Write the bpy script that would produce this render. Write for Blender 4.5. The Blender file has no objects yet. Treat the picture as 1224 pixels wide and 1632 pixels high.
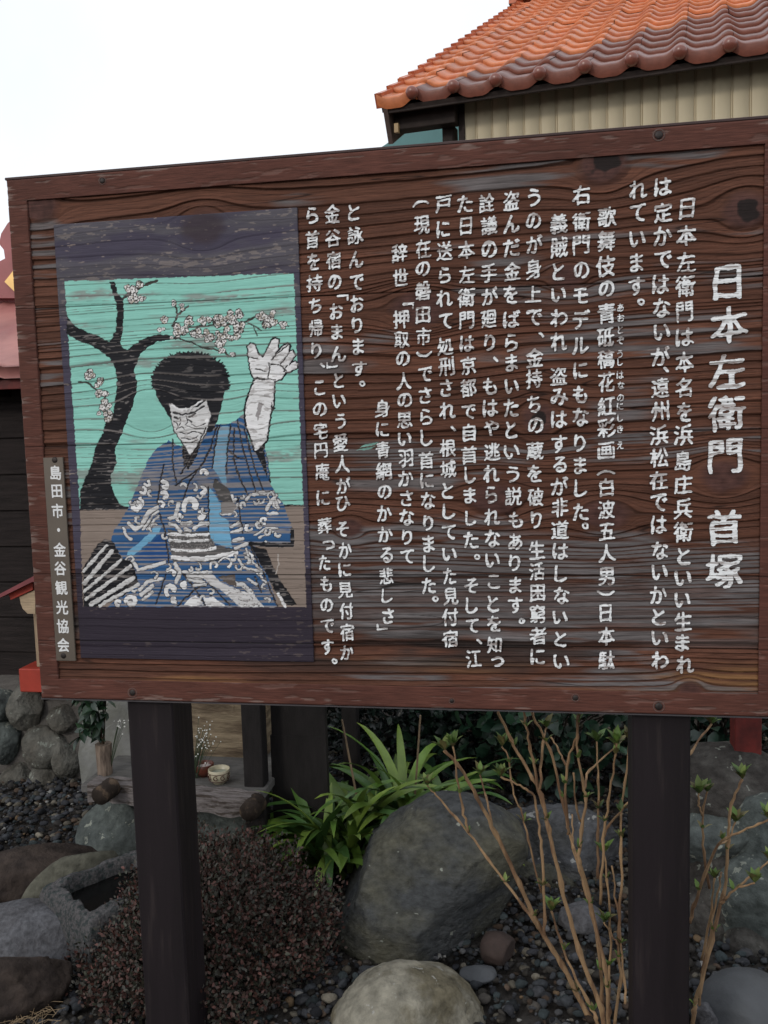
import bpy, math, random
import numpy as np
from mathutils import Vector, Matrix

rad = math.radians
random.seed(7)
rng = np.random.default_rng(11)
S = bpy.context.scene
COL = S.collection

# ------------------------------------------------------------------ camera
HB = 0.89                                   # height of the board's lower edge above the ground
CX, CY, F = 612.0, 816.0, 1452.0            # photograph: principal point and focal length in its pixels
AX = np.array([0.98478709, -0.01127163, -0.17339934])     # world axes seen from the camera (right, down, forward)
AD = np.array([0.02886738, 0.99463961, 0.09929112])
AY = np.cross(AX, AD)
ROT = np.stack([AX, AY, -AD])               # camera (right, down, fwd) -> world
CAM = np.array([1.13912613, -1.86332612, 0.60814685 + HB])

cd = bpy.data.cameras.new('camera')
cam = bpy.data.objects.new('camera', cd)
COL.objects.link(cam)
cd.sensor_fit = 'VERTICAL'
cd.sensor_height = 36.0
cd.lens = 36.0 * F / 1632.0
cd.clip_start = 0.05
cd.clip_end = 500
M = ROT @ np.diag([1.0, -1.0, -1.0])
cam.matrix_world = Matrix(((M[0][0], M[0][1], M[0][2], CAM[0]), (M[1][0], M[1][1], M[1][2], CAM[1]),
                           (M[2][0], M[2][1], M[2][2], CAM[2]), (0, 0, 0, 1)))
S.camera = cam

# ------------------------------------------------------------------ sky, sun, exposure
SUN_EL, SUN_AZ = rad(23), rad(208)          # azimuth measured clockwise from +Y
w = bpy.data.worlds.new("World")
S.world = w
w.use_nodes = True
wn, wl = w.node_tree.nodes, w.node_tree.links
wn.clear()
sky = wn.new('ShaderNodeTexSky'); sky.sky_type = 'NISHITA'; sky.sun_disc = False
sky.sun_elevation = SUN_EL; sky.sun_rotation = SUN_AZ
tc = wn.new('ShaderNodeTexCoord')
cn = wn.new('ShaderNodeTexNoise'); cn.inputs['Scale'].default_value = 2.2; cn.inputs['Detail'].default_value = 5
cr = wn.new('ShaderNodeValToRGB')
cr.color_ramp.elements[0].position = 0.30; cr.color_ramp.elements[0].color = (0.80, 0.80, 0.80, 1)
cr.color_ramp.elements[1].position = 0.55; cr.color_ramp.elements[1].color = (0.97, 0.97, 0.97, 1)
mx = wn.new('ShaderNodeMixRGB'); mx.inputs[2].default_value = (10.6, 11.0, 11.6, 1)
bg = wn.new('ShaderNodeBackground'); bg.inputs[1].default_value = 0.1
wo = wn.new('ShaderNodeOutputWorld')
wl.new(tc.outputs['Generated'], cn.inputs['Vector']); wl.new(cn.outputs['Fac'], cr.inputs[0])
wl.new(cr.outputs[0], mx.inputs[0]); wl.new(sky.outputs[0], mx.inputs[1])
wl.new(mx.outputs[0], bg.inputs[0]); wl.new(bg.outputs[0], wo.inputs[0])
sd = bpy.data.lights.new('sun', 'SUN'); sd.energy = 0.85; sd.angle = rad(9); sd.color = (1.0, 0.95, 0.87)
sun = bpy.data.objects.new('sun', sd); COL.objects.link(sun)
sdir = Vector((math.sin(SUN_AZ) * math.cos(SUN_EL), math.cos(SUN_AZ) * math.cos(SUN_EL), math.sin(SUN_EL)))
sun.rotation_euler = sdir.to_track_quat('Z', 'Y').to_euler()
vs = S.view_settings
vs.view_transform = 'Standard'; vs.look = 'None'; vs.exposure = 0.0; vs.gamma = 1.0; vs.use_curve_mapping = False


# ------------------------------------------------------------------ geometry helpers
def ray(px, py):
    return ROT @ np.array([px - CX, py - CY, F])

def PY(px, py, y):                          # point of the vertical plane at depth y
    d = ray(px, py); return CAM + d * ((y - CAM[1]) / d[1])

def PZ(px, py, z=0.0):                      # point of the horizontal plane at height z
    d = ray(px, py); return CAM + d * ((z - CAM[2]) / d[2])

def to_px(P):
    q = (np.asarray(P) - CAM) @ ROT
    return q[..., 0] / q[..., 2] * F + CX, q[..., 1] / q[..., 2] * F + CY

def _h(ix, iy, iz):
    n = (ix * 374761393 + iy * 668265263 + iz * 2147483647 % 1000003 * 31) & 0xffffffff
    n = ((n ^ (n >> 13)) * 1274126177) & 0xffffffff
    return ((n ^ (n >> 16)) & 0xffff) / 65535.0

def vnoise(x, y, z=0.0):
    x, y, z = np.broadcast_arrays(np.asarray(x, float), y, z)
    ix, iy, iz = [np.floor(a).astype(np.int64) for a in (x, y, z)]
    fx, fy, fz = x - ix, y - iy, z - iz
    fx, fy, fz = [a * a * (3 - 2 * a) for a in (fx, fy, fz)]
    r = 0
    for dx in (0, 1):
        for dy in (0, 1):
            for dz in (0, 1):
                r = r + _h(ix + dx, iy + dy, iz + dz) * (fx if dx else 1 - fx) * (fy if dy else 1 - fy) * (fz if dz else 1 - fz)
    return r

def fbm(x, y, z=0.0, o=4):
    s, a, t = 0, 1.0, 0
    for k in range(o):
        s = s + a * vnoise(x * 2 ** k + 17.3 * k, y * 2 ** k + 5.1 * k, z * 2 ** k + 9.7 * k); t += a; a *= 0.5
    return s / t

def link(name, me, m=None, parent=None):
    o = bpy.data.objects.new(name, me); COL.objects.link(o)
    if m is not None: me.materials.append(m)
    if parent is not None:
        o.parent = parent
        if parent.parent is None: o.matrix_parent_inverse = parent.matrix_basis.inverted()   # meshes are modelled in world space
    return o

def tag(o, label=None, cat=None, group=None, kind=None):
    if label: o['label'] = label
    if cat: o['category'] = cat
    if group: o['group'] = group
    if kind: o['kind'] = kind
    return o

def empty(name, loc, label, cat, group=None):
    o = bpy.data.objects.new(name, None); COL.objects.link(o)
    o.location = [float(a) for a in loc]; o.empty_display_size = 0.1
    return tag(o, label, cat, group)

def np_mesh(name, v, f, smooth=False, cols=None):
    """v (N,3); f (M,k) array or a list of such arrays."""
    v = np.asarray(v, np.float32)
    fs = f if isinstance(f, list) else [f]
    fs = [np.asarray(a, np.int32) for a in fs if len(a)]
    me = bpy.data.meshes.new(name)
    nl = sum(a.size for a in fs); npoly = sum(len(a) for a in fs)
    me.vertices.add(len(v)); me.loops.add(nl); me.polygons.add(npoly)
    me.vertices.foreach_set('co', v.ravel())
    me.loops.foreach_set('vertex_index', np.concatenate([a.ravel() for a in fs]))
    tot = np.concatenate([np.full(len(a), a.shape[1], np.int32) for a in fs])
    me.polygons.foreach_set('loop_start', np.concatenate([[0], np.cumsum(tot)[:-1]]).astype(np.int32))
    me.polygons.foreach_set('loop_total', tot)
    if smooth: me.polygons.foreach_set('use_smooth', np.ones(npoly, bool))
    if cols is not None:
        for an, c in cols.items():
            c = np.asarray(c, np.float32)
            if c.ndim == 1:
                at = me.attributes.new(an, 'FLOAT', 'POINT'); at.data.foreach_set('value', c)
            else:
                at = me.attributes.new(an, 'FLOAT_COLOR', 'POINT')
                at.data.foreach_set('color', np.concatenate([c[:, :3], np.ones((len(c), 1), np.float32)], 1).ravel())
    me.update(); me.validate()
    return me

class MB:
    """collects simple solids into one mesh"""
    def __init__(s): s.v, s.f, s.n = [], [], 0
    def add(s, v, f):
        v = np.asarray(v, float)
        for a in f: s.f.append([i + s.n for i in a])
        s.v.append(v); s.n += len(v)
    def box(s, lo, hi, bev=0.0, R=None, c=None):
        lo, hi = np.minimum(lo, hi), np.maximum(lo, hi)
        b = min(bev, 0.45 * float((hi - lo).min()))
        if b <= 0:
            v = np.array([[(lo, hi)[i >> a & 1][a] for a in range(3)] for i in range(8)], float)
            f = [[0, 2, 3, 1], [4, 5, 7, 6], [0, 1, 5, 4], [2, 6, 7, 3], [0, 4, 6, 2], [1, 3, 7, 5]]
        else:                                  # chamfered box: 24 vertices
            v, idx = [], {}
            for i in range(8):
                c3 = np.array([(lo, hi)[i >> a & 1][a] for a in range(3)], float)
                sg = np.array([(1, -1)[i >> a & 1] for a in range(3)], float)
                for a in range(3):
                    p = c3 + sg * b; p[a] = c3[a]
                    idx[i, a] = len(v); v.append(p)
            v = np.array(v); f = []
            for a in range(3):
                o = [k for k in range(3) if k != a]
                for sd_ in (0, 1):
                    q = [idx[(sd_ << a) | (p << o[0]) | (r << o[1]), a] for p, r in ((0, 0), (1, 0), (1, 1), (0, 1))]
                    f.append(q)
                for p in (0, 1):
                    for r in (0, 1):
                        i0 = (p << o[0]) | (r << o[1]); i1 = i0 | (1 << a)
                        f.append([idx[i0, o[0]], idx[i0, o[1]], idx[i1, o[1]], idx[i1, o[0]]])
            for i in range(8): f.append([idx[i, 0], idx[i, 1], idx[i, 2]])
        if R is not None:
            m = (lo + hi) / 2 if c is None else np.asarray(c)
            v = (v - m) @ np.asarray(R).T + m
        s.add(v, f)
    def tube(s, pts, r, n=8, cap=True):
        pts = np.asarray(pts, float); r = np.broadcast_to(np.asarray(r, float), (len(pts),))
        t = np.gradient(pts, axis=0); t /= np.linalg.norm(t, axis=1, keepdims=True) + 1e-9
        up = np.array([0, 0, 1.0]) if abs(t[0][2]) < 0.9 else np.array([1.0, 0, 0])
        v = []
        for p, d, q in zip(pts, t, r):
            a = np.cross(d, up); a /= np.linalg.norm(a) + 1e-9; b = np.cross(a, d)
            up = b
            for k in range(n):
                th = 2 * math.pi * k / n
                v.append(p + q * (math.cos(th) * a + math.sin(th) * b))
        m = len(pts)
        f = [[i * n + k, i * n + (k + 1) % n, (i + 1) * n + (k + 1) % n, (i + 1) * n + k] for i in range(m - 1) for k in range(n)]
        if cap: f += [list(range(n))[::-1], list(range((m - 1) * n, m * n))]
        s.add(v, f)
    def lathe(s, prof, c, n=28):
        v = [[c[0] + r * math.cos(2 * math.pi * k / n), c[1] + r * math.sin(2 * math.pi * k / n), c[2] + z] for r, z in prof for k in range(n)]
        f = [[i * n + k, i * n + (k + 1) % n, (i + 1) * n + (k + 1) % n, (i + 1) * n + k] for i in range(len(prof) - 1) for k in range(n)]
        f += [list(range(n))[::-1], list(range((len(prof) - 1) * n, len(prof) * n))]
        s.add(v, f)
    def prism(s, poly, n, depth):
        """polygon points (k,3) pushed by depth along n"""
        a = np.asarray(poly, float); b = a + np.asarray(n, float) * depth; k = len(a)
        s.add(np.concatenate([a, b]), [list(range(k)), list(range(k, 2 * k))[::-1]] +
              [[i, (i + 1) % k, k + (i + 1) % k, k + i] for i in range(k)])
    def build(s, name, m, parent=None, smooth=False):
        me = bpy.data.meshes.new(name)
        me.from_pydata(np.concatenate(s.v).tolist(), [], s.f)
        me.validate(); me.update()
        import bmesh
        bm = bmesh.new(); bm.from_mesh(me); bmesh.ops.recalc_face_normals(bm, faces=bm.faces); bm.to_mesh(me); bm.free()
        if smooth:
            me.polygons.foreach_set('use_smooth', np.ones(len(me.polygons), bool))
        return link(name, me, m, parent)

def rotz(a):
    c, s_ = math.cos(a), math.sin(a); return np.array([[c, -s_, 0], [s_, c, 0], [0, 0, 1.0]])
def rotx(a):
    c, s_ = math.cos(a), math.sin(a); return np.array([[1.0, 0, 0], [0, c, -s_], [0, s_, c]])
def roty(a):
    c, s_ = math.cos(a), math.sin(a); return np.array([[c, 0, s_], [0, 1.0, 0], [-s_, 0, c]])

_ICO = {}
def ico(n):
    if n not in _ICO:
        import bmesh
        bm = bmesh.new(); bmesh.ops.create_icosphere(bm, subdivisions=n, radius=1.0)
        bm.verts.ensure_lookup_table()
        _ICO[n] = (np.array([v.co[:] for v in bm.verts]), np.array([[v.index for v in f.verts] for f in bm.faces], np.int32))
        bm.free()
    return _ICO[n]

def scatter(tv, tf, R, L):
    """copies of template tv/tf with matrices R (N,3,3) and places L (N,3), merged"""
    n, k = len(L), len(tv)
    v = np.einsum('nij,kj->nki', R, tv) + np.asarray(L)[:, None, :]
    off = (np.arange(n) * k)[:, None, None]
    fs = [(a[None] + off).reshape(-1, a.shape[1]) for a in (tf if isinstance(tf, list) else [tf])]
    return v.reshape(-1, 3), fs

def basis(d, up):
    """matrices with columns (side, d, normal) for directions d (N,3) and rough normals up (N,3)"""
    d = d / (np.linalg.norm(d, axis=1, keepdims=True) + 1e-9)
    s_ = np.cross(d, up); s_ /= np.linalg.norm(s_, axis=1, keepdims=True) + 1e-9
    n = np.cross(s_, d)
    return np.stack([s_, d, n], 2)

LEAF_V = np.array([[0, 0, 0], [-.26, .3, .06], [0, .34, 0], [.26, .3, .06], [-.25, .65, .05], [0, .68, -.03], [.25, .65, .05], [0, 1.0, -.1]])
LEAF_F = [np.array([[0, 2, 1], [0, 3, 2], [4, 5, 7], [5, 6, 7]], np.int32), np.array([[1, 2, 5, 4], [2, 3, 6, 5]], np.int32)]

def leaves(pos, d, nrm, size, wid=1.0):
    R = basis(d, nrm) * np.asarray(size)[:, None, None]
    R = R.copy(); R[:, :, 0] *= wid
    return scatter(LEAF_V, LEAF_F, R, pos)


# ------------------------------------------------------------------ materials
def mat(name, base, rough=0.7, var=0.25, vscale=8.0, bump=0.0, bscale=60.0, stretch=(1, 1, 1), spec=0.4, detail=6, second=None, s2scale=3.0, s2pos=(0.45, 0.6), attr=None, coat=0.0, metal=0.0, spots=None):
    m = bpy.data.materials.new(name); m.use_nodes = True
    N, L = m.node_tree.nodes, m.node_tree.links
    b = N['Principled BSDF']
    b.inputs['Roughness'].default_value = rough
    b.inputs['Specular IOR Level'].default_value = spec
    b.inputs['Metallic'].default_value = metal
    if coat: b.inputs['Coat Weight'].default_value = coat; b.inputs['Coat Roughness'].default_value = 0.25
    co = N.new('ShaderNodeTexCoord'); mp = N.new('ShaderNodeMapping'); mp.inputs['Scale'].default_value = stretch
    L.new(co.outputs['Object'], mp.inputs[0])
    if attr:
        a = N.new('ShaderNodeAttribute'); a.attribute_name = attr; cur = a.outputs['Color']
    else:
        a = N.new('ShaderNodeRGB'); a.outputs[0].default_value = (*base, 1); cur = a.outputs[0]
    def noise(sc, det=detail):
        n = N.new('ShaderNodeTexNoise'); n.inputs['Scale'].default_value = sc; n.inputs['Detail'].default_value = det; n.inputs['Roughness'].default_value = 0.6
        L.new(mp.outputs[0], n.inputs['Vector']); return n.outputs['Fac']
    if second:
        r = N.new('ShaderNodeValToRGB'); r.color_ramp.elements[0].position, r.color_ramp.elements[1].position = s2pos
        L.new(noise(s2scale), r.inputs[0])
        x = N.new('ShaderNodeMixRGB'); L.new(r.outputs[0], x.inputs[0]); L.new(cur, x.inputs[1]); x.inputs[2].default_value = (*second, 1); cur = x.outputs[0]
    if spots:
        colr, sc, th = spots
        vo = N.new('ShaderNodeTexVoronoi'); vo.inputs['Scale'].default_value = sc
        nz = N.new('ShaderNodeTexNoise'); nz.inputs['Scale'].default_value = sc * 1.7
        ad = N.new('ShaderNodeMixRGB'); ad.inputs[0].default_value = 0.09; ad.blend_type = 'ADD'
        L.new(mp.outputs[0], nz.inputs['Vector']); L.new(mp.outputs[0], ad.inputs[1]); L.new(nz.outputs['Color'], ad.inputs[2])
        L.new(ad.outputs[0], vo.inputs['Vector'])
        # only some cells carry a spot, each of its own size
        sz = N.new('ShaderNodeSeparateColor'); L.new(vo.outputs['Color'], sz.inputs[0])
        mu = N.new('ShaderNodeMath'); mu.operation = 'MULTIPLY'; L.new(sz.outputs[0], mu.inputs[0]); mu.inputs[1].default_value = th
        su = N.new('ShaderNodeMath'); su.operation = 'SUBTRACT'; L.new(mu.outputs[0], su.inputs[0]); L.new(vo.outputs['Distance'], su.inputs[1])
        r = N.new('ShaderNodeValToRGB'); r.color_ramp.elements[0].position = 0.0; r.color_ramp.elements[1].position = 0.025
        L.new(su.outputs[0], r.inputs[0])
        x = N.new('ShaderNodeMixRGB'); L.new(r.outputs[0], x.inputs[0]); L.new(cur, x.inputs[1]); x.inputs[2].default_value = (*colr, 1); cur = x.outputs[0]
    if var:
        r = N.new('ShaderNodeMapRange'); r.inputs['From Min'].default_value = 0.25; r.inputs['From Max'].default_value = 0.75
        r.inputs['To Min'].default_value = 1 - var; r.inputs['To Max'].default_value = 1 + var
        L.new(noise(vscale), r.inputs['Value'])
        x = N.new('ShaderNodeMixRGB'); x.blend_type = 'MULTIPLY'; x.inputs[0].default_value = 1; L.new(cur, x.inputs[1]); L.new(r.outputs[0], x.inputs[2]); cur = x.outputs[0]
    L.new(cur, b.inputs['Base Color'])
    if bump:
        bp = N.new('ShaderNodeBump'); bp.inputs['Strength'].default_value = 1.0; bp.inputs['Distance'].default_value = bump
        L.new(noise(bscale, 8), bp.inputs['Height']); L.new(bp.outputs[0], b.inputs['Normal'])
    return m

def leaf_mat(name, rough=0.45, spec=0.4, trans=0.15):
    m = mat(name, (0, 0, 0), rough, 0.2, 30, attr='tint', spec=spec)
    b = m.node_tree.nodes['Principled BSDF']
    try: b.inputs['Subsurface Weight'].default_value = 0.0
    except Exception: pass
    return m

def tints(n, k, colours, jitter=0.2):
    c = np.asarray(colours, float)[rng.integers(0, len(colours), n)]
    c = c * (1 + jitter * rng.standard_normal((n, 1))).clip(0.4, 1.8)
    return np.repeat(c, k, 0)


# ================================================================== the notice board
BW, BH = 1.60, 1.15                          # board; front plane y = 0, lower left corner at (0, 0, HB)
BORD = 0.046
sign = empty('notice_board', (0.8, 0.06, 0), 'weathered brown wooden notice board with white Japanese writing, on two dark posts', 'notice board')

# plank joints: height on the left and right end, measured from the board's lower edge
def bz(px, py): return PY(px, py, 0.0)[2] - HB
def bx(px, py): return PY(px, py, 0.0)[0]
_j = [((60, 491), (1200, 440)), ((60, 712), (1195, 684)), ((70, 915), (1200, 919)), ((90, 1021), (1200, 1036))]
JO = [np.polyfit([bx(*a), bx(*b)], [bz(*a), bz(*b)], 1) for a, b in _j]
# grain spacing in photo pixels against photo rows, at about x = 880
SP_Y = [215, 300, 380, 410, 440, 460, 462, 500, 540, 575, 620, 680, 694, 696, 735, 760, 800, 840, 905, 914, 916, 945, 975, 1005, 1034, 1036, 1060, 1100, 1160]
SP_V = [22, 26, 22, 12, 8.5, 8, 9.5, 10, 14, 20, 22, 20, 18, 7.0, 7.0, 11, 17, 10, 8.5, 8.5, 6.3, 6.5, 11, 22, 18, 17, 10.5, 10, 13]
_rows = np.arange(200, 1180, 1.0)
_zz = np.array([bz(880, y) for y in _rows])
_ring = np.cumsum(1.0 / np.interp(_rows, SP_Y, SP_V))
KNOTS = [(962, 258, 28, 1.2), (1190, 335, 24, 1.2), (322, 362, 26, 1.3), (905, 440, 17, 1.5), (858, 668, 22, 1.0), (965, 822, 20, 1.7),
         (1155, 760, 22, 1.4), (788, 796, 22, 1.7), (556, 842, 14, 1.4), (1100, 1104, 15, 1.1), (668, 492, 24, 1.7), (240, 655, 26, 1.3), (407, 660, 15, 1.0), (60, 330, 20, 1.6)]
KB = [(bx(a, b), bz(a, b), r / 760.0, sx) for a, b, r, sx in KNOTS]

def grain(x, z):
    """ring count, local ring width (m), knot mask, plank index, distance to joint"""
    pl = np.zeros(x.shape, int); dj = np.full(x.shape, 9.0)
    for i, c in enumerate(JO):
        jz = np.polyval(c, x); pl += z < jz; dj = np.minimum(dj, np.abs(z - jz))
    ze = z + 0.034 * (fbm(x * 1.2 + pl * 7.7, z * 2.2, pl * 3.1, 2) - 0.5) + 0.007 * (fbm(x * 2.6 + pl * 3.3, z * 9.0, pl * 1.7, 2) - 0.5) + 0.0022 * (fbm(x * 9 + pl * 3.3, z * 30.0, pl * 1.7, 2) - 0.5)
    # lines of one plank follow the tilt of its joints
    ze = ze - (x - 1.1) * 0.012
    kn = np.zeros(x.shape)
    for kx, kz, r, sx in KB:
        zz = kz - (kx - 1.1) * 0.012
        d2 = ((x - kx) / sx) ** 2 + (z - kz) ** 2
        wgt = np.exp(-d2 / (2 * (4.2 * r) ** 2))
        ze = ze - (z - kz) * np.clip(1.5 * r * r / np.maximum(d2, 1e-6), 0, 1.0) * wgt * 0.95
        rr = np.sqrt(d2) / r * (1 + 0.25 * (vnoise(x * 60, z * 60, kx * 9) - 0.5))
        kn = np.maximum(kn, np.clip(1.25 - rr, 0, 1))
    v = np.interp(-ze, -_zz, _ring)
    wd = np.interp(-ze, -_zz, np.interp(_rows, SP_Y, SP_V)) / 760.0
    v = v + 1.1 * (vnoise(v * .45, pl * 5.3, 4.) - .5) * 2 + .5 * (vnoise(v * 1.1, pl * 5.3, 9.) - .5)
    return v, wd, kn, pl, dj

def relief(x, z):
    v, wd, kn, pl, dj = grain(x, z)
    v = v + 0.10 * (fbm(x * 25, z * 90, 2.0, 2) - 0.5)
    fr = v - np.floor(v)                     # 0..1 upward through a ring
    amp = np.clip(wd * 0.21, 0.0013, 0.0042)
    ring_amp = 0.15 + 1.35 * _h(np.floor(v).astype(np.int64), pl.astype(np.int64), np.int64(3))
    prof = np.where(fr < 0.86, (fr / 0.86) ** 1.5, (1 - fr) / 0.14)     # slow rise to a hard late-wood edge, then a drop
    d = amp * ring_amp * (1 - prof)
    d = d + 0.0008 * fbm(x * 18, z * 260, 5.0, 3) + .22 * amp * np.clip(((v * 3.3 + .8 * vnoise(x * 5, v * .9, 3.)) % 1 - .72) / .2, 0, 1)
    kk = np.clip(kn * 3, 0, 1)
    d = d * (1 - kk) + kk * (0.0004 + 0.0012 * fbm(x * 90, z * 90, 1.0, 3))
    d = d + 0.005 * np.clip(1 - dj / 0.0016, 0, 1)
    return d, v, fr, wd, kn, pl, dj

def wood_colour(x, z, d, v, fr, wd, kn, pl, dj, worn=1.0):
    n1 = fbm(x * 3.0, z * 14, 3.0, 4); n2 = fbm(x * 9, z * 70, 8.0, 3); n3 = fbm(x * 2.2 + 4, z * 7, 12.0, 4)
    base = np.array([0.104, 0.042, 0.0255])
    c = base * (0.70 + 0.65 * n1[:, None]) * (0.85 + 0.3 * n2[:, None])
    rh = _h(np.floor(v).astype(np.int64) * 7, pl.astype(np.int64), np.int64(5))
    c = c * (0.82 + 0.36 * rh[:, None])
    c = c * np.array([1.0, .96, .82, .70, 1.02])[np.clip(pl, 0, 4)][:, None]       # each plank took the stain differently
    f3 = (v * 3.3 + .8 * vnoise(x * 5, v * .9, 3.)) % 1; f7 = (v * 7.1 + 1.2 * vnoise(x * 8, v * 1.3, 6.)) % 1
    c = c * (1 - (.30 * np.clip((f3 - .72) / .2, 0, 1) * n1 + .22 * np.clip((f7 - .7) / .2, 0, 1) * n2 * 1.3)[:, None])
    fine_ = np.clip((0.017 - wd) / 0.006, 0, 1)
    late = np.clip((fr - 0.82) / 0.10, 0, 1) * (.4 + .8 * rh)
    c = c * (1 - (0.46 + .14 * fine_) [:, None] * np.clip(late, 0, 1)[:, None]) * (1 - 0.35 * np.clip(1 - fr / 0.10, 0, 1)[:, None])
    # stain worn away to silver grey in long drifts, strongest in the broad soft rings and the fine rings of two planks
    fine = np.clip((0.017 - wd) / 0.006, 0, 1) * np.isin(pl, (1, 2, 3))
    g = np.clip((n3 - 0.565 + 0.06 * fine + 0.17 * (rh - .5)) / 0.06, 0, 1) * np.clip((fbm(x * 7, z * 110, 18., 3) - .34) / .16, 0, 1) * np.clip((fr - .10) / .15, 0, 1) * np.clip((.92 - fr) / .06, .15, 1)
    hz = np.interp(z, [0.12, 0.17, 0.24, 0.3], [0.0, .65, .55, 0]) * (pl == 3)     # the pale lower plank
    g = np.clip(np.maximum(g, hz * np.clip((fbm(x * 4, z * 60, 4., 3) - .36) / .16, 0, 1)), 0, 1) * worn
    c = c * (1 - 0.8 * g[:, None]) + np.array([0.124, 0.119, 0.121]) * (0.65 + 0.7 * n2[:, None]) * 0.8 * g[:, None]
    # tar-dark streaks low on the board, honey coloured bare wood at its foot
    dk = np.clip((fbm(x * 3.1, z * 16, 21.0, 4) - 0.53) / 0.09, 0, 1) * np.interp(z, [0.06, 0.1, 0.19, 0.23], [0, 1, 1, 0])
    c = c * (1 - 0.75 * dk[:, None]) + np.array([0.022, 0.018, 0.017]) * 0.75 * dk[:, None]
    ho = np.clip((fbm(x * 2.4, z * 30, 31.0, 3) - 0.38) / 0.2, 0, 1) * np.interp(z, [0.03, 0.045, 0.085, 0.115], [0.5, 1, 1, 0]) * np.clip((fr - .1) / .4, 0, 1)
    ho = ho * np.interp(x, [0.5, 0.9, 1.2, 1.5], [1, 0.35, 0.35, 0.8])
    c = c * (1 - 0.7 * ho[:, None]) + np.array([0.26, 0.135, 0.050]) * 0.7 * ho[:, None]
    ck = np.exp(-((fbm(x * 1.6 + pl * 3.7, z * 26, 41.0, 3) - .5) / .006) ** 2) * np.clip((fbm(x * 2.3, z * 9, 51.0, 2) - .5) / .05, 0, 1)
    c = c * (1 - .8 * ck[:, None])
    for a_, b_, l_ in ((588, 709, .012), (580, 716, .014)):      # a stray dab of the picture's green
        gm = ((np.abs(x - bx(a_, b_) - (z - bz(a_, b_)) * 1.5) < l_) & (np.abs(z - bz(a_, b_) - (x - bx(a_, b_)) * .15) < .0022) & (n2 > .36))[:, None] * .8
        c = c * (1 - gm) + np.array([.20, .42, .36]) * gm
    kk = np.clip(kn * 2.2, 0, 1)[:, None]
    c = c * (1 - kk) + kk * np.array([0.075, 0.034, 0.028]) * (0.5 + 1.0 * fbm(x * 70, z * 70, 2., 3)[:, None])
    core = np.clip((kn - 0.55) / 0.25, 0, 1)[:, None]
    for i, (kx, kz, r, sx) in enumerate(KB):
        if i in (0, 1, 4):
            dd = np.sqrt(((x - kx) / sx) ** 2 + (z - kz) ** 2) / r
            q = np.clip((0.62 + 0.5 * (vnoise(x * 80, z * 80, 4.) - .5) - dd) / 0.12, 0, 1)[:, None]
            c = c * (1 - q) + q * np.array([0.018, 0.012, 0.011])
    c = c * (1 - 0.85 * np.clip(1 - dj / 0.002, 0, 1)[:, None])
    return np.clip(c, 0.004, 1)

def grid_faces(nx, nz):
    i = np.arange(nx - 1)[:, None] * nz + np.arange(nz - 1)[None, :]
    return np.stack([i, i + nz, i + nz + 1, i + 1], -1).reshape(-1, 4)

def skirt(v, nx, nz, y, cols=None):
    """closes a relief grid with side walls back to depth y"""
    ring = np.concatenate([np.arange(nx) * nz, (nx - 1) * nz + np.arange(1, nz), (np.arange(nx - 1)[::-1]) * nz + nz - 1, np.arange(1, nz - 1)[::-1]])
    b = v[ring].copy(); b[:, 1] = y
    k = len(ring); o = len(v); a = np.arange(k); n = (a + 1) % k
    f = np.stack([ring[a], o + a, o + n, ring[n]], 1)
    return np.concatenate([v, b]), f, ring

def relief_part(name, x0, x1, z0, z1, dx, dz, yfun, cfun, yback, m):
    nx, nz = int((x1 - x0) / dx) + 1, int((z1 - z0) / dz) + 1
    X, Z = np.meshgrid(np.linspace(x0, x1, nx), np.linspace(z0, z1, nz), indexing='ij')
    x, z = X.ravel(), Z.ravel()
    R = relief(x, z)
    v = np.stack([x, yfun(x, z, R), z + HB], 1)
    c = cfun(x, z, R)
    v2, sf, ring = skirt(v, nx, nz, yback)
    c2 = np.concatenate([c, c[ring] * 0.8])
    me = np_mesh(name, v2, [grid_faces(nx, nz), sf], True, {'tint': c2})
    return link(name, me, m, sign)

wood_m = mat('weathered_board_wood', (0, 0, 0), 0.75, 0.42, 110, 0.0009, 130, (0.16, 1, 3), 0.2, attr='tint')
paint_m = mat('flaking_picture_paint', (0, 0, 0), 0.66, 0.12, 60, 0.0005, 110, (0.3, 1, 3), 0.15, attr='tint')
PX0, PX1, PZ0, PZ1 = 0.105, 0.646, 0.096, 1.049      # the painted panel on the board

relief_part('panel', BORD, BW - BORD, BORD - .004, BH - BORD + .002, 0.0026, 0.00115,
            lambda x, z, R: 0.0022 + 0.0016 * fbm(x * 2, z * 3, 7., 2) + R[0], lambda x, z, R: wood_colour(x, z, *R), 0.020, wood_m)

# border: the unblasted edge of the same planks
def border_colour(x, z, R):
    n1 = fbm(x * 6, z * 6, 3.3, 4); n2 = fbm(x * 30, z * 140, 6.6, 3)
    c = np.array([0.100, 0.038, 0.0275]) * (0.65 + 0.6 * n1[:, None]) * (0.8 + 0.4 * n2[:, None])
    e = np.minimum(np.minimum(x, BW - x), np.minimum(z, BH - z))
    sc = np.clip((fbm(x * 22, z * 150, 9.1, 4) - 0.64) / 0.04, 0, 1) * np.clip(1 - e / 0.03, 0.25, 1)
    c = c * (1 - .6 * sc[:, None]) + np.array([0.25, 0.19, 0.165]) * .6 * sc[:, None]
    c = c * (1 - 0.8 * np.clip(1 - R[6] / 0.0016, 0, 1)[:, None])
    return c
def border_y(x, z, R):
    e = np.minimum(np.minimum(x, BW - x), np.minimum(z, BH - z))
    return 0.0004 * fbm(x * 12, z * 60, 1., 3) + 0.0022 * np.clip(1 - R[6] / 0.0014, 0, 1) + 0.004 * np.clip(1 - e / 0.004, 0, 1) ** 2 \
        + 0.0012 * np.clip((fbm(x * 22, z * 150, 9.1, 4) - 0.64) / 0.04, 0, 1)
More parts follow.
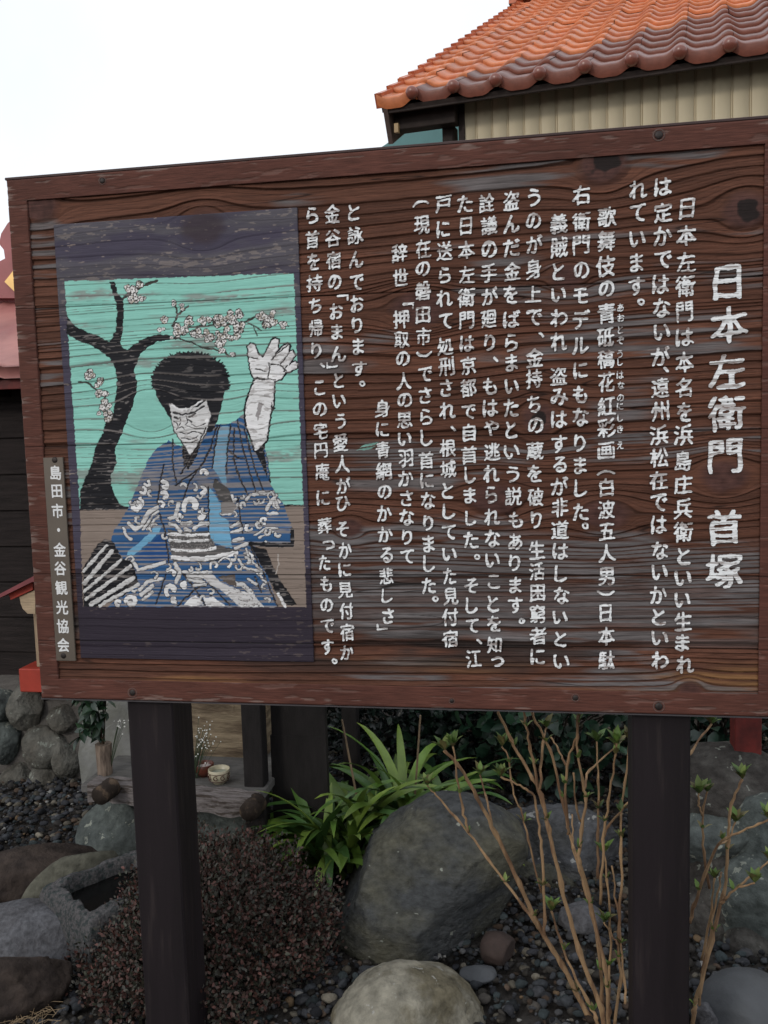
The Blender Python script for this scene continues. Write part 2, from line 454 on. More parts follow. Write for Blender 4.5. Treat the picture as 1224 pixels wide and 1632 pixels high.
relief_part('border', 0, BW, 0, BORD, 0.004, 0.0013, border_y, border_colour, 0.034, wood_m)
relief_part('border', 0, BW, BH - BORD, BH, 0.004, 0.0013, border_y, border_colour, 0.034, wood_m)
relief_part('border', 0, BORD, BORD, BH - BORD, 0.0022, 0.0013, border_y, border_colour, 0.034, wood_m)
relief_part('border', BW - BORD, BW, BORD, BH - BORD, 0.0022, 0.0013, border_y, border_colour, 0.034, wood_m)
k = MB(); k.box(np.array([0.004, 0.0205, HB + 0.004]), np.array([BW - 0.004, 0.0335, HB + BH - 0.004]))
k.build('back_panel', mat('dark_stained_backing', (0.05, 0.03, 0.025), 0.8), sign)

# ------------------------------------------------------------------ the painted panel, laid down coat by coat
class Paint:
    def __init__(s, x, z):
        s.px, s.py = to_px(np.stack([x, np.zeros_like(x), z + HB], 1))
        s.wx = s.px + 2.2 * (vnoise(s.px / 5, s.py / 3, 1.) - .5); s.wy = s.py + 2.2 * (vnoise(s.px / 5, s.py / 3, 2.) - .5)
        s.c = np.zeros((len(x), 3)); s.id = np.zeros(len(x), int); s.cut = np.zeros(len(x))
    def _set(s, m, col, i, a=1.0):
        if col is not None: s.c[m] = s.c[m] * (1 - a) + np.array(col) * a
        s.id[m] = i
    def inside(s, poly):
        p = np.asarray(poly, float); x0, y0 = p.min(0) - 3; x1, y1 = p.max(0) + 3
        c = np.nonzero((s.px > x0) & (s.px < x1) & (s.py > y0) & (s.py < y1))[0]
        x, y = s.wx[c], s.wy[c]; r = np.zeros(len(c), bool)
        for (ax, ay), (bx_, by_) in zip(p, np.roll(p, -1, 0)):
            t = (ay > y) != (by_ > y)
            r ^= t & (x < (bx_ - ax) * (y - ay) / (by_ - ay + 1e-12) + ax)
        return c[r]
    def fill(s, poly, col, i): s._set(s.inside(poly), col, i)
    def near(s, pts, wd):
        p = np.asarray(pts, float); wv = np.broadcast_to(np.asarray(wd, float), (len(p),)) / 2
        x0, y0 = p.min(0) - wv.max() - 2; x1, y1 = p.max(0) + wv.max() + 2
        c = np.nonzero((s.px > x0) & (s.px < x1) & (s.py > y0) & (s.py < y1))[0]
        x, y = s.wx[c], s.wy[c]; r = np.zeros(len(c), bool)
        for a, b, wa, wb in zip(p[:-1], p[1:], wv[:-1], wv[1:]):
            d = b - a; t = np.clip(((x - a[0]) * d[0] + (y - a[1]) * d[1]) / (d @ d + 1e-9), 0, 1)
            r |= np.hypot(x - a[0] - t * d[0], y - a[1] - t * d[1]) < wa + (wb - wa) * t
        return c[r]
    def line(s, pts, wd, col, i, cut=0.0):
        m = s.near(pts, wd); s._set(m, col, i)
        if cut: s.cut[m] = cut
    def dots(s, cx, cy, r, col, i): s._set(s.near([(cx - .01, cy), (cx, cy)], 2 * r), col, i)

def c_(ox, oy, sc):
    return lambda *p: [(ox + p[k] / sc, oy + p[k + 1] / sc) for k in range(0, len(p), 2)]
P1, P2, P3, P4, P5, P6 = [c_(a, b, 5.5636) for a, b in ((80, 430), (280, 430), (80, 630), (270, 630), (110, 790), (280, 790))]
TURQ, WHITE, BLACK, BLUE, GREY, SKYB, TAN, PURP = (0.255, 0.56, 0.475), (0.74, 0.73, 0.73), (0.012, 0.012, 0.015), (0.030, 0.098, 0.23), (0.27, 0.255, 0.255), (0.16, 0.38, 0.56), (0.235, 0.185, 0.155), (0.060, 0.052, 0.078)

def flower(P, cx, cy, r, rr):
    P.dots(cx, cy, r * 1.2, (0.05, 0.045, 0.042), 10)
    a0 = rr.uniform(0, 6.3)
    for q in range(5):
        a = a0 + q * 1.2566
        P.dots(cx + .62 * r * math.cos(a), cy + .62 * r * math.sin(a), r * .40, (0.74, 0.72, 0.70) if rr.random() < .8 else (0.5, 0.44, 0.38), 4)

def swirl(P, cx, cy, r, a0, turns, wd, col=None):
    n = 14
    pts = [(cx + r * (1 - .55 * t) * math.cos(a0 + turns * 6.28 * t), cy + r * (1 - .55 * t) * math.sin(a0 + turns * 6.28 * t)) for t in np.linspace(0, 1, n)]
    P.line(pts, np.linspace(wd * .8, wd * 1.15, n) + 1.6, BLACK, 3)
    P.line(pts, np.linspace(wd * .8, wd * 1.15, n), col or WHITE, 4)

def paint_panel(x, z):
    P = Paint(x, z); rr = random.Random(5)
    P.c[:] = PURP; P.id[:] = 1
    P.fill(P1(125, 102) + P2(1045, 28) + P4(1186, 972) + P3(262, 1012), TURQ, 2)
    P.fill(P3(262, 1014) + P4(1186, 974) + P6(1157, 990) + P5(122, 985), TAN, 6)
    P.line(P3(262, 1014) + P4(1186, 974), 2.0, BLACK, 3)
    # plum tree
    P.fill(P1(145, 410, 220, 500, 330, 555, 430, 590, 520, 640, 545, 610, 580, 540, 590, 400, 585, 300, 545, 200, 525, 105, 570, 100, 600, 220, 650, 260, 650, 400, 640, 560, 620, 640, 640, 690, 680, 715, 740, 660, 850, 600, 960, 570, 1040, 575, 1150, 610, 1040, 625, 950, 635, 880, 680, 800, 740, 760, 830, 740, 900, 770, 1000, 760, 1100) +
           P3(750, 0, 735, 80, 660, 260, 620, 370, 570, 480, 590, 600, 540, 700, 540, 800, 580, 900, 620, 970, 690, 990, 690, 1012, 262, 1012, 265, 850, 300, 760, 370, 600, 400, 450, 470, 320, 480, 260, 560, 150) +
           P1(575, 1150, 590, 1000, 575, 880, 520, 780, 430, 710, 340, 660, 220, 620, 145, 560), BLACK, 3)
    for t, wd in ((P2(0, 600, 120, 640, 240, 690, 430, 720, 470, 770), 2.6), (P2(120, 510, 330, 492, 600, 470, 700, 420), 3.4), (P2(640, 470, 700, 500, 760, 540), 1.8),
                  (P2(690, 500, 720, 585), 1.8), (P2(890, 455, 940, 490, 1000, 495), 2.2), (P1(640, 250, 720, 200, 830, 140, 945, 95), 4.2), (P1(1080, 500, 1130, 400, 1095, 270), 3.4),
                  (P1(1130, 400, 1224, 320), 3), (P1(250, 995, 330, 1000, 470, 1120, 520, 1200), 3)):
        P.line(t, wd, (0.05, 0.045, 0.04), 3)
    def blos(pts, n, r=4.0):
        for _ in range(int(n * 2.1)):
            cx, cy, ra, rb = rr.choice(pts); a = rr.uniform(0, 6.28); q = rr.random() ** .5
            flower(P, cx + ra * q * math.cos(a), cy + rb * q * math.sin(a), r * rr.uniform(.8, 1.25), rr)
    def el(C, *q): return [(*C(q[k], q[k + 1])[0], q[k + 2] / 5.56, q[k + 3] / 5.56) for k in range(0, len(q), 4)]
    blos(el(P1, 715, 190, 50, 55, 740, 255, 50, 30, 790, 130, 20, 20), 12)
    blos(el(P1, 815, 250, 18, 18, 1010, 440, 30, 25, 990, 520, 40, 30, 1090, 590, 60, 30, 1180, 320, 35, 30, 1100, 300, 12, 20), 10, 3.0)
    blos(el(P1, 360, 930, 40, 35, 425, 1010, 50, 40, 450, 1085, 50, 45), 12); blos(el(P3, 490, 90, 35, 35, 485, 165, 55, 60, 545, 190, 30, 30), 11)
    blos(el(P2, 130, 450, 35, 30, 40, 530, 55, 50, 260, 445, 45, 25, 390, 455, 50, 40, 480, 430, 50, 50, 560, 390, 25, 25, 280, 590, 60, 55, 390, 610, 65, 60, 490, 560, 75, 60, 560, 500, 40, 45, 175, 560, 35, 25), 66)
    blos(el(P2, 800, 420, 85, 60, 830, 470, 70, 25), 16); blos(el(P2, 515, 740, 25, 25, 395, 715, 25, 20, 950, 490, 25, 20), 7, 3.2)
    # black mane, face, neck
    ARM = P2(700, 975) + P2(870, 975) + P2(862, 1224) + P4(905, 60, 868, 350, 838, 430, 760, 492, 728, 400, 680, 250, 668, 130, 695, 20)
    HAND = P2(640, 680, 665, 655, 695, 662, 735, 760, 768, 782, 800, 740, 848, 622, 880, 610, 906, 625, 905, 700, 870, 772, 955, 672, 990, 655, 1012, 672, 1000, 740, 1035, 715, 1052, 760, 995, 845, 1060, 815, 1078, 835, 1070, 870, 1010, 902, 970, 912, 930, 970, 880, 985, 760, 968, 690, 960, 660, 870, 645, 780)
    ROBE = P4(380, 245) + P4(330, 290, 250, 430, 180, 545, 100, 450, 25, 420, -20, 400) + P3(1060, 395, 960, 455, 870, 560, 815, 700, 750, 850, 690, 1000) + P5(480, 190, 400, 300, 365, 410, 480, 560, 600, 780, 480, 880, 340, 985) + \
        P6(905, 990, 820, 720, 745, 480, 660, 425, 1020, 435, 1035, 290, 965, 100) + P4(900, 800, 870, 560, 760, 492, 700, 400, 660, 160, 610, 200, 540, 250, 440, 262)
    P.fill(ROBE, BLUE, 5)
    hair = []
    for q, (a, b) in enumerate([(243, 606), (247, 588), (257, 575), (272, 567), (290, 563), (312, 562), (334, 567), (350, 578), (360, 594), (362, 612), (356, 632), (351, 655), (346, 672), (338, 688), (330, 690), (318, 668), (300, 664), (284, 668), (276, 676), (262, 652), (250, 634)]):
        hair.append((a, b))
    P.fill(hair, BLACK, 7)
    for q in range(120):                      # rough edge of the mane
        a = 2.9 + q * .0315; cx, cy = 303 + 58 * math.cos(a), 606 + 42 * math.sin(a)
        P.line([(cx, cy), (cx + rr.uniform(3, 6) * math.cos(a + rr.uniform(-.9, .9)), cy + rr.uniform(3, 6) * math.sin(a + rr.uniform(-.9, .9)))], [4.5, 1.6], BLACK, 7)
    P.fill([(269, 643), (284, 650), (300, 654), (316, 648), (329, 637), (336, 664), (329, 690), (314, 716), (303, 727), (291, 708), (276, 686)], (0.60, 0.59, 0.585), 8)
    P.fill(P4(100, 440, 135, 450, 180, 540, 250, 440, 290, 400, 220, 580, 160, 660, 120, 560), BLACK, 3)
    P.fill(P4(135, 450, 250, 440, 183, 540), WHITE, 8)
    K = (0.05, 0.048, 0.05)
    for pts, wd in ((P4(20, 85, 110, 135, 200, 110, 285, 45), 3.2),): P.line(pts, wd, WHITE, 8)
    for pts, wd in ((P4(30, 150, 110, 175, 220, 150, 300, 95), 3.0), (P4(90, 190, 100, 240, 90, 262), 1.5), (P4(150, 185, 160, 240, 140, 262), 1.5), (P4(160, 215, 190, 235), 2.2),
                    (P4(40, 230, 80, 270, 60, 310), 1.4), (P4(190, 250, 240, 285, 320, 250), 1.4), (P4(150, 270, 230, 300, 300, 300), 1.4), (P4(90, 330, 150, 345, 220, 320, 280, 340), 1.6), (P4(100, 375, 180, 395, 250, 365), 1.6),
                    (P4(60, 300, 110, 280, 130, 300), 1.4), (P4(110, 420, 190, 425, 250, 400), 1.3)):
        P.line(pts, wd, K, 3)
    for pts in (P4(45, 195, 75, 205), P4(175, 190, 230, 165)): P.line(pts, 3.4, K, 3)
    P.line([(269, 643), (276, 686), (291, 708), (303, 727), (314, 716), (329, 690), (336, 664)], 1.6, K, 3)
    P.dots(*P4(110, 232)[0], 2.2, WHITE, 8); P.dots(*P4(330, 222)[0], 2.8, WHITE, 8)
    # sleeves and collar
    P.fill(P4(450, 275, 532, 275, 520, 480, 490, 660, 505, 800, 470, 790, 420, 690, 380, 640, 400, 450), (0.17, 0.34, 0.47), 9)
    P.fill(P4(350, 820, 390, 860, 455, 970) + P6(390, 180, 465, 220, 480, 330, 500, 472, 400, 440, 295, 400, 295, 0), SKYB, 9)
    P.fill(P5(760, 275, 820, 265, 800, 330, 545, 555, 505, 545, 520, 490, 640, 400), SKYB, 9)
    P.fill(P5(820, 330, 862, 320, 880, 590, 570, 575), (0.016, 0.070, 0.22), 5)
    for t in (P4(100, 700, 240, 470, 320, 290), P4(50, 800, 280, 640, 360, 470, 420, 270), P4(120, 920, 180, 760, 300, 600, 370, 470), P3(1085, 390, 1085, 600, 1115, 780), P3(1005, 620, 970, 800, 945, 1000), P3(1180, 450, 1190, 640), P4(540, 260, 510, 480, 505, 700),
              P4(600, 220, 640, 430, 720, 720, 760, 860), P4(660, 300, 700, 440, 740, 600, 830, 850), P4(560, 560, 640, 780, 700, 900), P4(570, 300, 570, 560, 600, 700), P4(345, 820, 345, 1224), P4(600, 900, 650, 1224), P5(800, 160, 850, 320, 885, 600), P5(860, 700, 770, 960), P6(50, 680, 170, 830, 260, 970),
              P6(170, 640, 320, 810, 480, 970), P6(330, 590, 560, 490), P6(650, 430, 770, 680, 900, 985), P6(700, 720, 760, 860), P5(1224, 790, 1120, 830, 960, 980), P4(520, 480, 600, 560, 660, 560), P4(440, 270, 400, 470, 380, 650)):
        P.line(t, 2.2, (0.045, 0.038, 0.036), 3, 1.0)
    # sash with braided bands
    P.fill(P5(868, 300, 1050, 325, 1224, 315) + P6(290, 325, 345, 440, 560, 490, 300, 590, 0, 590) + P5(920, 590, 890, 450), (0.09, 0.085, 0.085), 3)
    for a, b, wd in ((P5(885, 340, 1040, 352, 1224, 345), P6(285, 338), 4.4), (P5(890, 395, 1040, 405, 1224, 395), P6(285, 398), 4.2), (P5(915, 480, 1050, 490, 1224, 485), P6(350, 462), 4.6), (P5(920, 545, 1050, 565, 1224, 560), P6(250, 560, 540, 510), 7)):
        P.line(a + b, wd, WHITE, 4)
    for _ in range(150):
        cx, cy = rr.uniform(268, 340), rr.uniform(853, 882); P.dots(cx, cy, .7, (0.3, 0.28, 0.27), 3)
    # wave crests on the robe
    for C, cx, cy, r, a, t, wd in ((P3, 850, 785, 32, 5.2, .55, 5), (P3, 815, 850, 38, 5, .6, 5), (P3, 775, 960, 48, 5.2, .75, 6.5), (P3, 1010, 800, 36, 4.2, .6, 7), (P3, 1010, 890, 34, 4, .6, 6), (P3, 985, 970, 30, 4, .5, 5),
                                   (P5, 590, 95, 44, 5, .7, 7), (P4, 195, 980, 75, 2.6, .62, 9), (P4, 290, 850, 34, 4.6, .5, 7), (P4, 310, 690, 34, 3.2, .5, 6), (P4, 280, 1070, 34, 5, .6, 7), (P4, 100, 1090, 34, 2, .5, 6), (P4, 560, 910, 30, .6, .5, 6),
                                   (P4, 830, 1115, 30, 1, .6, 4), (P4, 960, 960, 40, 2, .5, 5), (P6, 450, 610, 70, 3.4, .6, 3.5), (P6, 340, 620, 40, 2.5, .7, 4), (P6, 640, 280, 34, .4, .6, 5), (P6, 780, 220, 30, 2.2, .6, 4), (P5, 550, 940, 50, 3.2, .85, 7),
                                   (P5, 440, 950, 30, 1.6, .6, 5), (P5, 905, 840, 55, 2.2, .6, 8), (P5, 910, 690, 40, 3.6, .5, 5), (P5, 930, 920, 26, 1, .5, 6), (P5, 1020, 790, 22, 1.5, .5, 8), (P6, 650, 560, 60, 4, .4, 4), (P6, 30, 190, 30, 2, .5, 6), (P6, 220, 180, 36, 4.6, .55, 7)):
        swirl(P, *C(cx, cy)[0], r / 5.56, a, t, wd)
    for t, wd in ((P5(530, 250, 590, 300, 650, 250, 700, 150, 780, 105), 6.5), (P5(650, 300, 700, 240, 740, 170, 790, 140), 3.5), (P5(690, 300, 740, 230, 790, 180), 3), (P5(480, 290, 510, 360, 550, 390), 4.5), (P5(580, 600, 610, 660, 760, 620, 850, 590), 5), (P5(620, 840, 700, 760, 820, 735), 5),
                  (P5(640, 880, 740, 800), 6), (P5(660, 920, 740, 850), 4.5), (P5(940, 610, 985, 680, 950, 760), 6.5), (P5(1050, 690, 1224, 690), 5), (P5(1060, 740, 1150, 740, 1200, 790), 6), (P5(1100, 800, 1200, 790), 4), (P4(0, 1090, 50, 1080, 80, 960), 6), (P4(0, 1140, 60, 1160, 100, 1210), 5),
                  (P4(110, 1140, 190, 1130), 6), (P4(140, 1190, 180, 1200), 6), (P4(220, 1180, 280, 1140, 340, 1140), 6), (P4(680, 930, 720, 880, 780, 880), 5), (P4(800, 860, 860, 870, 920, 860), 4.5), (P4(860, 1010, 910, 930, 940, 890), 6), (P4(940, 930, 965, 1010), 4), (P4(870, 1050, 950, 1050), 5),
                  (P4(460, 1050, 540, 1050, 600, 970), 5), (P6(490, 275, 560, 240), 5), (P6(500, 325, 580, 300), 5), (P6(510, 400, 595, 380), 5), (P6(530, 470, 630, 425), 5), (P6(700, 350, 800, 290, 900, 290), 3), (P6(740, 370, 860, 320), 3), (P6(560, 570, 600, 640, 760, 670), 4), (P6(620, 470, 650, 560, 760, 660), 3.5),
                  (P6(100, 710, 250, 720), 5), (P6(120, 750, 250, 770), 4.5), (P6(160, 800, 260, 790), 4.5), (P6(520, 780, 590, 790, 670, 860), 7), (P6(640, 740, 720, 790), 4), (P6(720, 690, 800, 770), 3), (P6(60, 680, 320, 680), 4)):
        P.line(t, wd + 1.6, (0.06, 0.055, 0.055), 3); P.line(t, wd, (0.60, 0.59, 0.585), 4)
    for q in range(80):
        cx, cy = rr.uniform(190, 455), rr.uniform(770, 962)
        if len(P.near([(cx - .5, cy), (cx, cy)], 1.5)) and (P.id[P.near([(cx - .5, cy), (cx, cy)], 1.5)] == 5).all(): swirl(P, cx, cy, rr.uniform(4, 7.5), rr.uniform(0, 6.3), rr.uniform(.35, .7), rr.uniform(2.4, 4.2), (.58, .57, .565))
    P.fill(P6(210, 700, 330, 700, 420, 780, 600, 850, 700, 880, 780, 985, 560, 985, 420, 850, 290, 780), (0.60, 0.585, 0.58), 4)
    P.fill(P6(70, 975, 120, 910, 180, 880, 250, 970), WHITE, 4); P.fill(P6(240, 905, 330, 900, 440, 975, 270, 980), WHITE, 4)
    for _ in range(60):
        cx, cy = rr.uniform(360, 415), rr.uniform(935, 966); P.dots(cx, cy, .8, (0.12, 0.11, 0.12), 3)
    P.fill(P4(400, 740, 520, 830, 560, 940, 520, 960, 440, 930, 380, 800), (0.075, 0.07, 0.068), 3)
    P.fill(P6(400, 60, 480, 40, 540, 90, 500, 160, 400, 170), (0.22, 0.20, 0.19), 3)
    P.fill(P6(370, 720, 520, 690, 540, 800, 470, 790), (0.10, 0.08, 0.07), 3)
    # arm, hand
    P.line(ARM + ARM[:1], 6, BLACK, 3); P.line(HAND + HAND[:1], 5, BLACK, 3)
    P.fill(ARM, WHITE, 8); P.fill(HAND, WHITE, 8)
    P.fill(P4(790, 60, 830, 70, 815, 140, 780, 230, 765, 180), (0.3, 0.28, 0.28), 8)
    for t in (P2(820, 830, 835, 880, 815, 960), P2(640, 775, 720, 790), P2(840, 840, 930, 850, 975, 900), P2(870, 772, 850, 800), P2(870, 770, 1000, 660), P2(930, 830, 1000, 742), P2(985, 850, 960, 905), P2(690, 960, 880, 975), P2(700, 880, 800, 900)):
        P.line(t, 1.8, (0.06, 0.055, 0.055), 3, 1.0)
    P.fill(P4(760, 500, 838, 432, 870, 560, 900, 780, 880, 760, 830, 650), BLACK, 3); P.line(P4(845, 480, 880, 740), 3, BLUE, 5)
    # sleeve hem, scabbard, umbrella
    P.line(P6(660, 428, 850, 440, 1030, 440, 1032, 300), 6, BLACK, 3)
    P.fill(P6(660, 440, 750, 470, 800, 475, 870, 640, 930, 760, 1078, 972, 985, 972, 880, 850, 800, 690), BLACK, 3); P.line(P6(905, 870, 970, 985), 4.5, WHITE, 4)
    P.fill(P5(125, 640, 250, 430, 320, 385, 380, 400, 470, 560, 560, 590, 620, 790, 480, 890, 270, 985, 125, 985), BLACK, 3)
    for t, wd in ((P5(130, 670, 330, 440), 4.5), (P5(135, 775, 380, 490), 6.5), (P5(135, 850, 460, 570), 5), (P5(150, 920, 545, 625), 5.5), (P5(195, 965, 570, 730), 7), (P5(270, 975, 610, 790), 5)):
        P.line(t, wd, (0.58, 0.57, 0.56), 4)
    P.line(P6(905, 520, 912, 610, 880, 700), 2, (.4, .36, .33), 6)
    P.fill(P3(40 + 230, 1015, 690, 1012, 690, 1020, 270, 1020), None, 6)
    return P

def picture_colour(x, z, R):
    d, v, fr, wd, kn, pl, dj = R
    P = paint_panel(x, z); c, i = P.c, P.id
    globals()['PIC'] = P
    n1 = fbm(x * 12, z * 60, 4.4, 4); n2 = fbm(x * 60, z * 240, 2.2, 3); n3 = fbm(x * 5, z * 24, 14.4, 4)
    bare = np.array([0.24, 0.215, 0.205]) * (0.7 + 0.6 * n2[:, None])
    groove = np.clip((0.20 - fr) / 0.12, 0, 1) * np.clip(fr / 0.04 + .3, 0, 1)
    def wear(sel, m, col=None):
        a = (sel * np.clip(m, 0, 1))[:, None]; k = bare if col is None else col
        c[:] = c * (1 - a) + k * a
    # paint gone on the hard rings of the robe, chalky lines through the black, grey drifts in the green
    fr2 = (v * np.where(wd > .016, 2.0, 1.0)) % 1
    band = np.clip((np.abs(fr2 - 0.42) - 0.23) / 0.05, -1, 1)
    wear(i == 5, .85 * np.clip(-band, 0, 1) * np.clip((n1 - .22) / .14, 0, 1))
    wear(i == 5, .6 * np.clip((n3 - .64) / .05, 0, 1) * np.clip((n2 - .3) / .2, 0, 1))
    wear(i == 9, .6 * np.clip(-band, 0, 1) * np.clip((n1 - .34) / .12, 0, 1))
    wear(np.isin(i, (3, 7)), .75 * np.clip((fr - .82) / .06, 0, 1) * np.clip((n1 - .42) / .1, 0, 1))
    wear(np.isin(i, (3, 7)), (.5 - .25 * (i == 7)) * np.clip((n2 - .68) / .05, 0, 1))
    wear(i == 2, .7 * np.clip((n3 - .60) / .06, 0, 1) * np.clip((n2 - .25) / .2, 0, 1)); wear(i == 2, .75 * np.clip((fr - .86) / .06, 0, 1) * np.clip((n1 - .40) / .1, 0, 1))
    wear(np.isin(i, (4, 8)), .6 * np.clip((n2 - .60) / .06, 0, 1))
    wear(i == 1, .8 * np.clip((n3 * .45 + n2 * .55 - .655 + .065 * (z > .85)) / .03, 0, 1), np.array([0.30, 0.24, 0.21]))
    wear(i == 1, .6 * (z > .85) * np.clip((n3 - .42) / .1, 0, 1), np.array([0.105, 0.098, 0.105]))
    wear(i == 1, .8 * (z < .3), np.array([0.026, 0.019, 0.027]))
    kk = np.clip(kn * 2, 0, 1) * (i == 1)
    wear(kk > 0, kk * .7, np.array([0.045, 0.030, 0.034]))
    g = np.isin(i, (2, 6))
    c *= (1 - .35 * (g * np.clip((fr - .93) / .03, 0, 1)))[:, None]
    c *= (0.86 + 0.28 * n1[:, None]) * (0.92 + .16 * _h(np.floor(v).astype(np.int64), pl.astype(np.int64), np.int64(9))[:, None])
    c *= (1 - 0.9 * np.clip(1 - dj / 0.0017, 0, 1))[:, None]
    return np.clip(c, 0.004, 1)

def picture_y(x, z, R):
    return 0.0002 + 0.42 * R[0] * (1 - .4 * ((z > .86) | (z < .218)))
pic = relief_part('painted_picture', PX0, PX1, PZ0, PZ1, 0.0011, 0.0011, picture_y, picture_colour, 0.0195, paint_m)
# carved outlines sink a little
co = np.empty(len(pic.data.vertices) * 3, np.float32); pic.data.vertices.foreach_get('co', co); co = co.reshape(-1, 3)
nP = len(PIC.cut)
co[:nP, 1] += 0.0016 * PIC.cut + 0.0009 * (PIC.id == 3) - 0.0003 * np.isin(PIC.id, (4, 8))
pic.data.vertices.foreach_set('co', co.ravel()); pic.data.update()

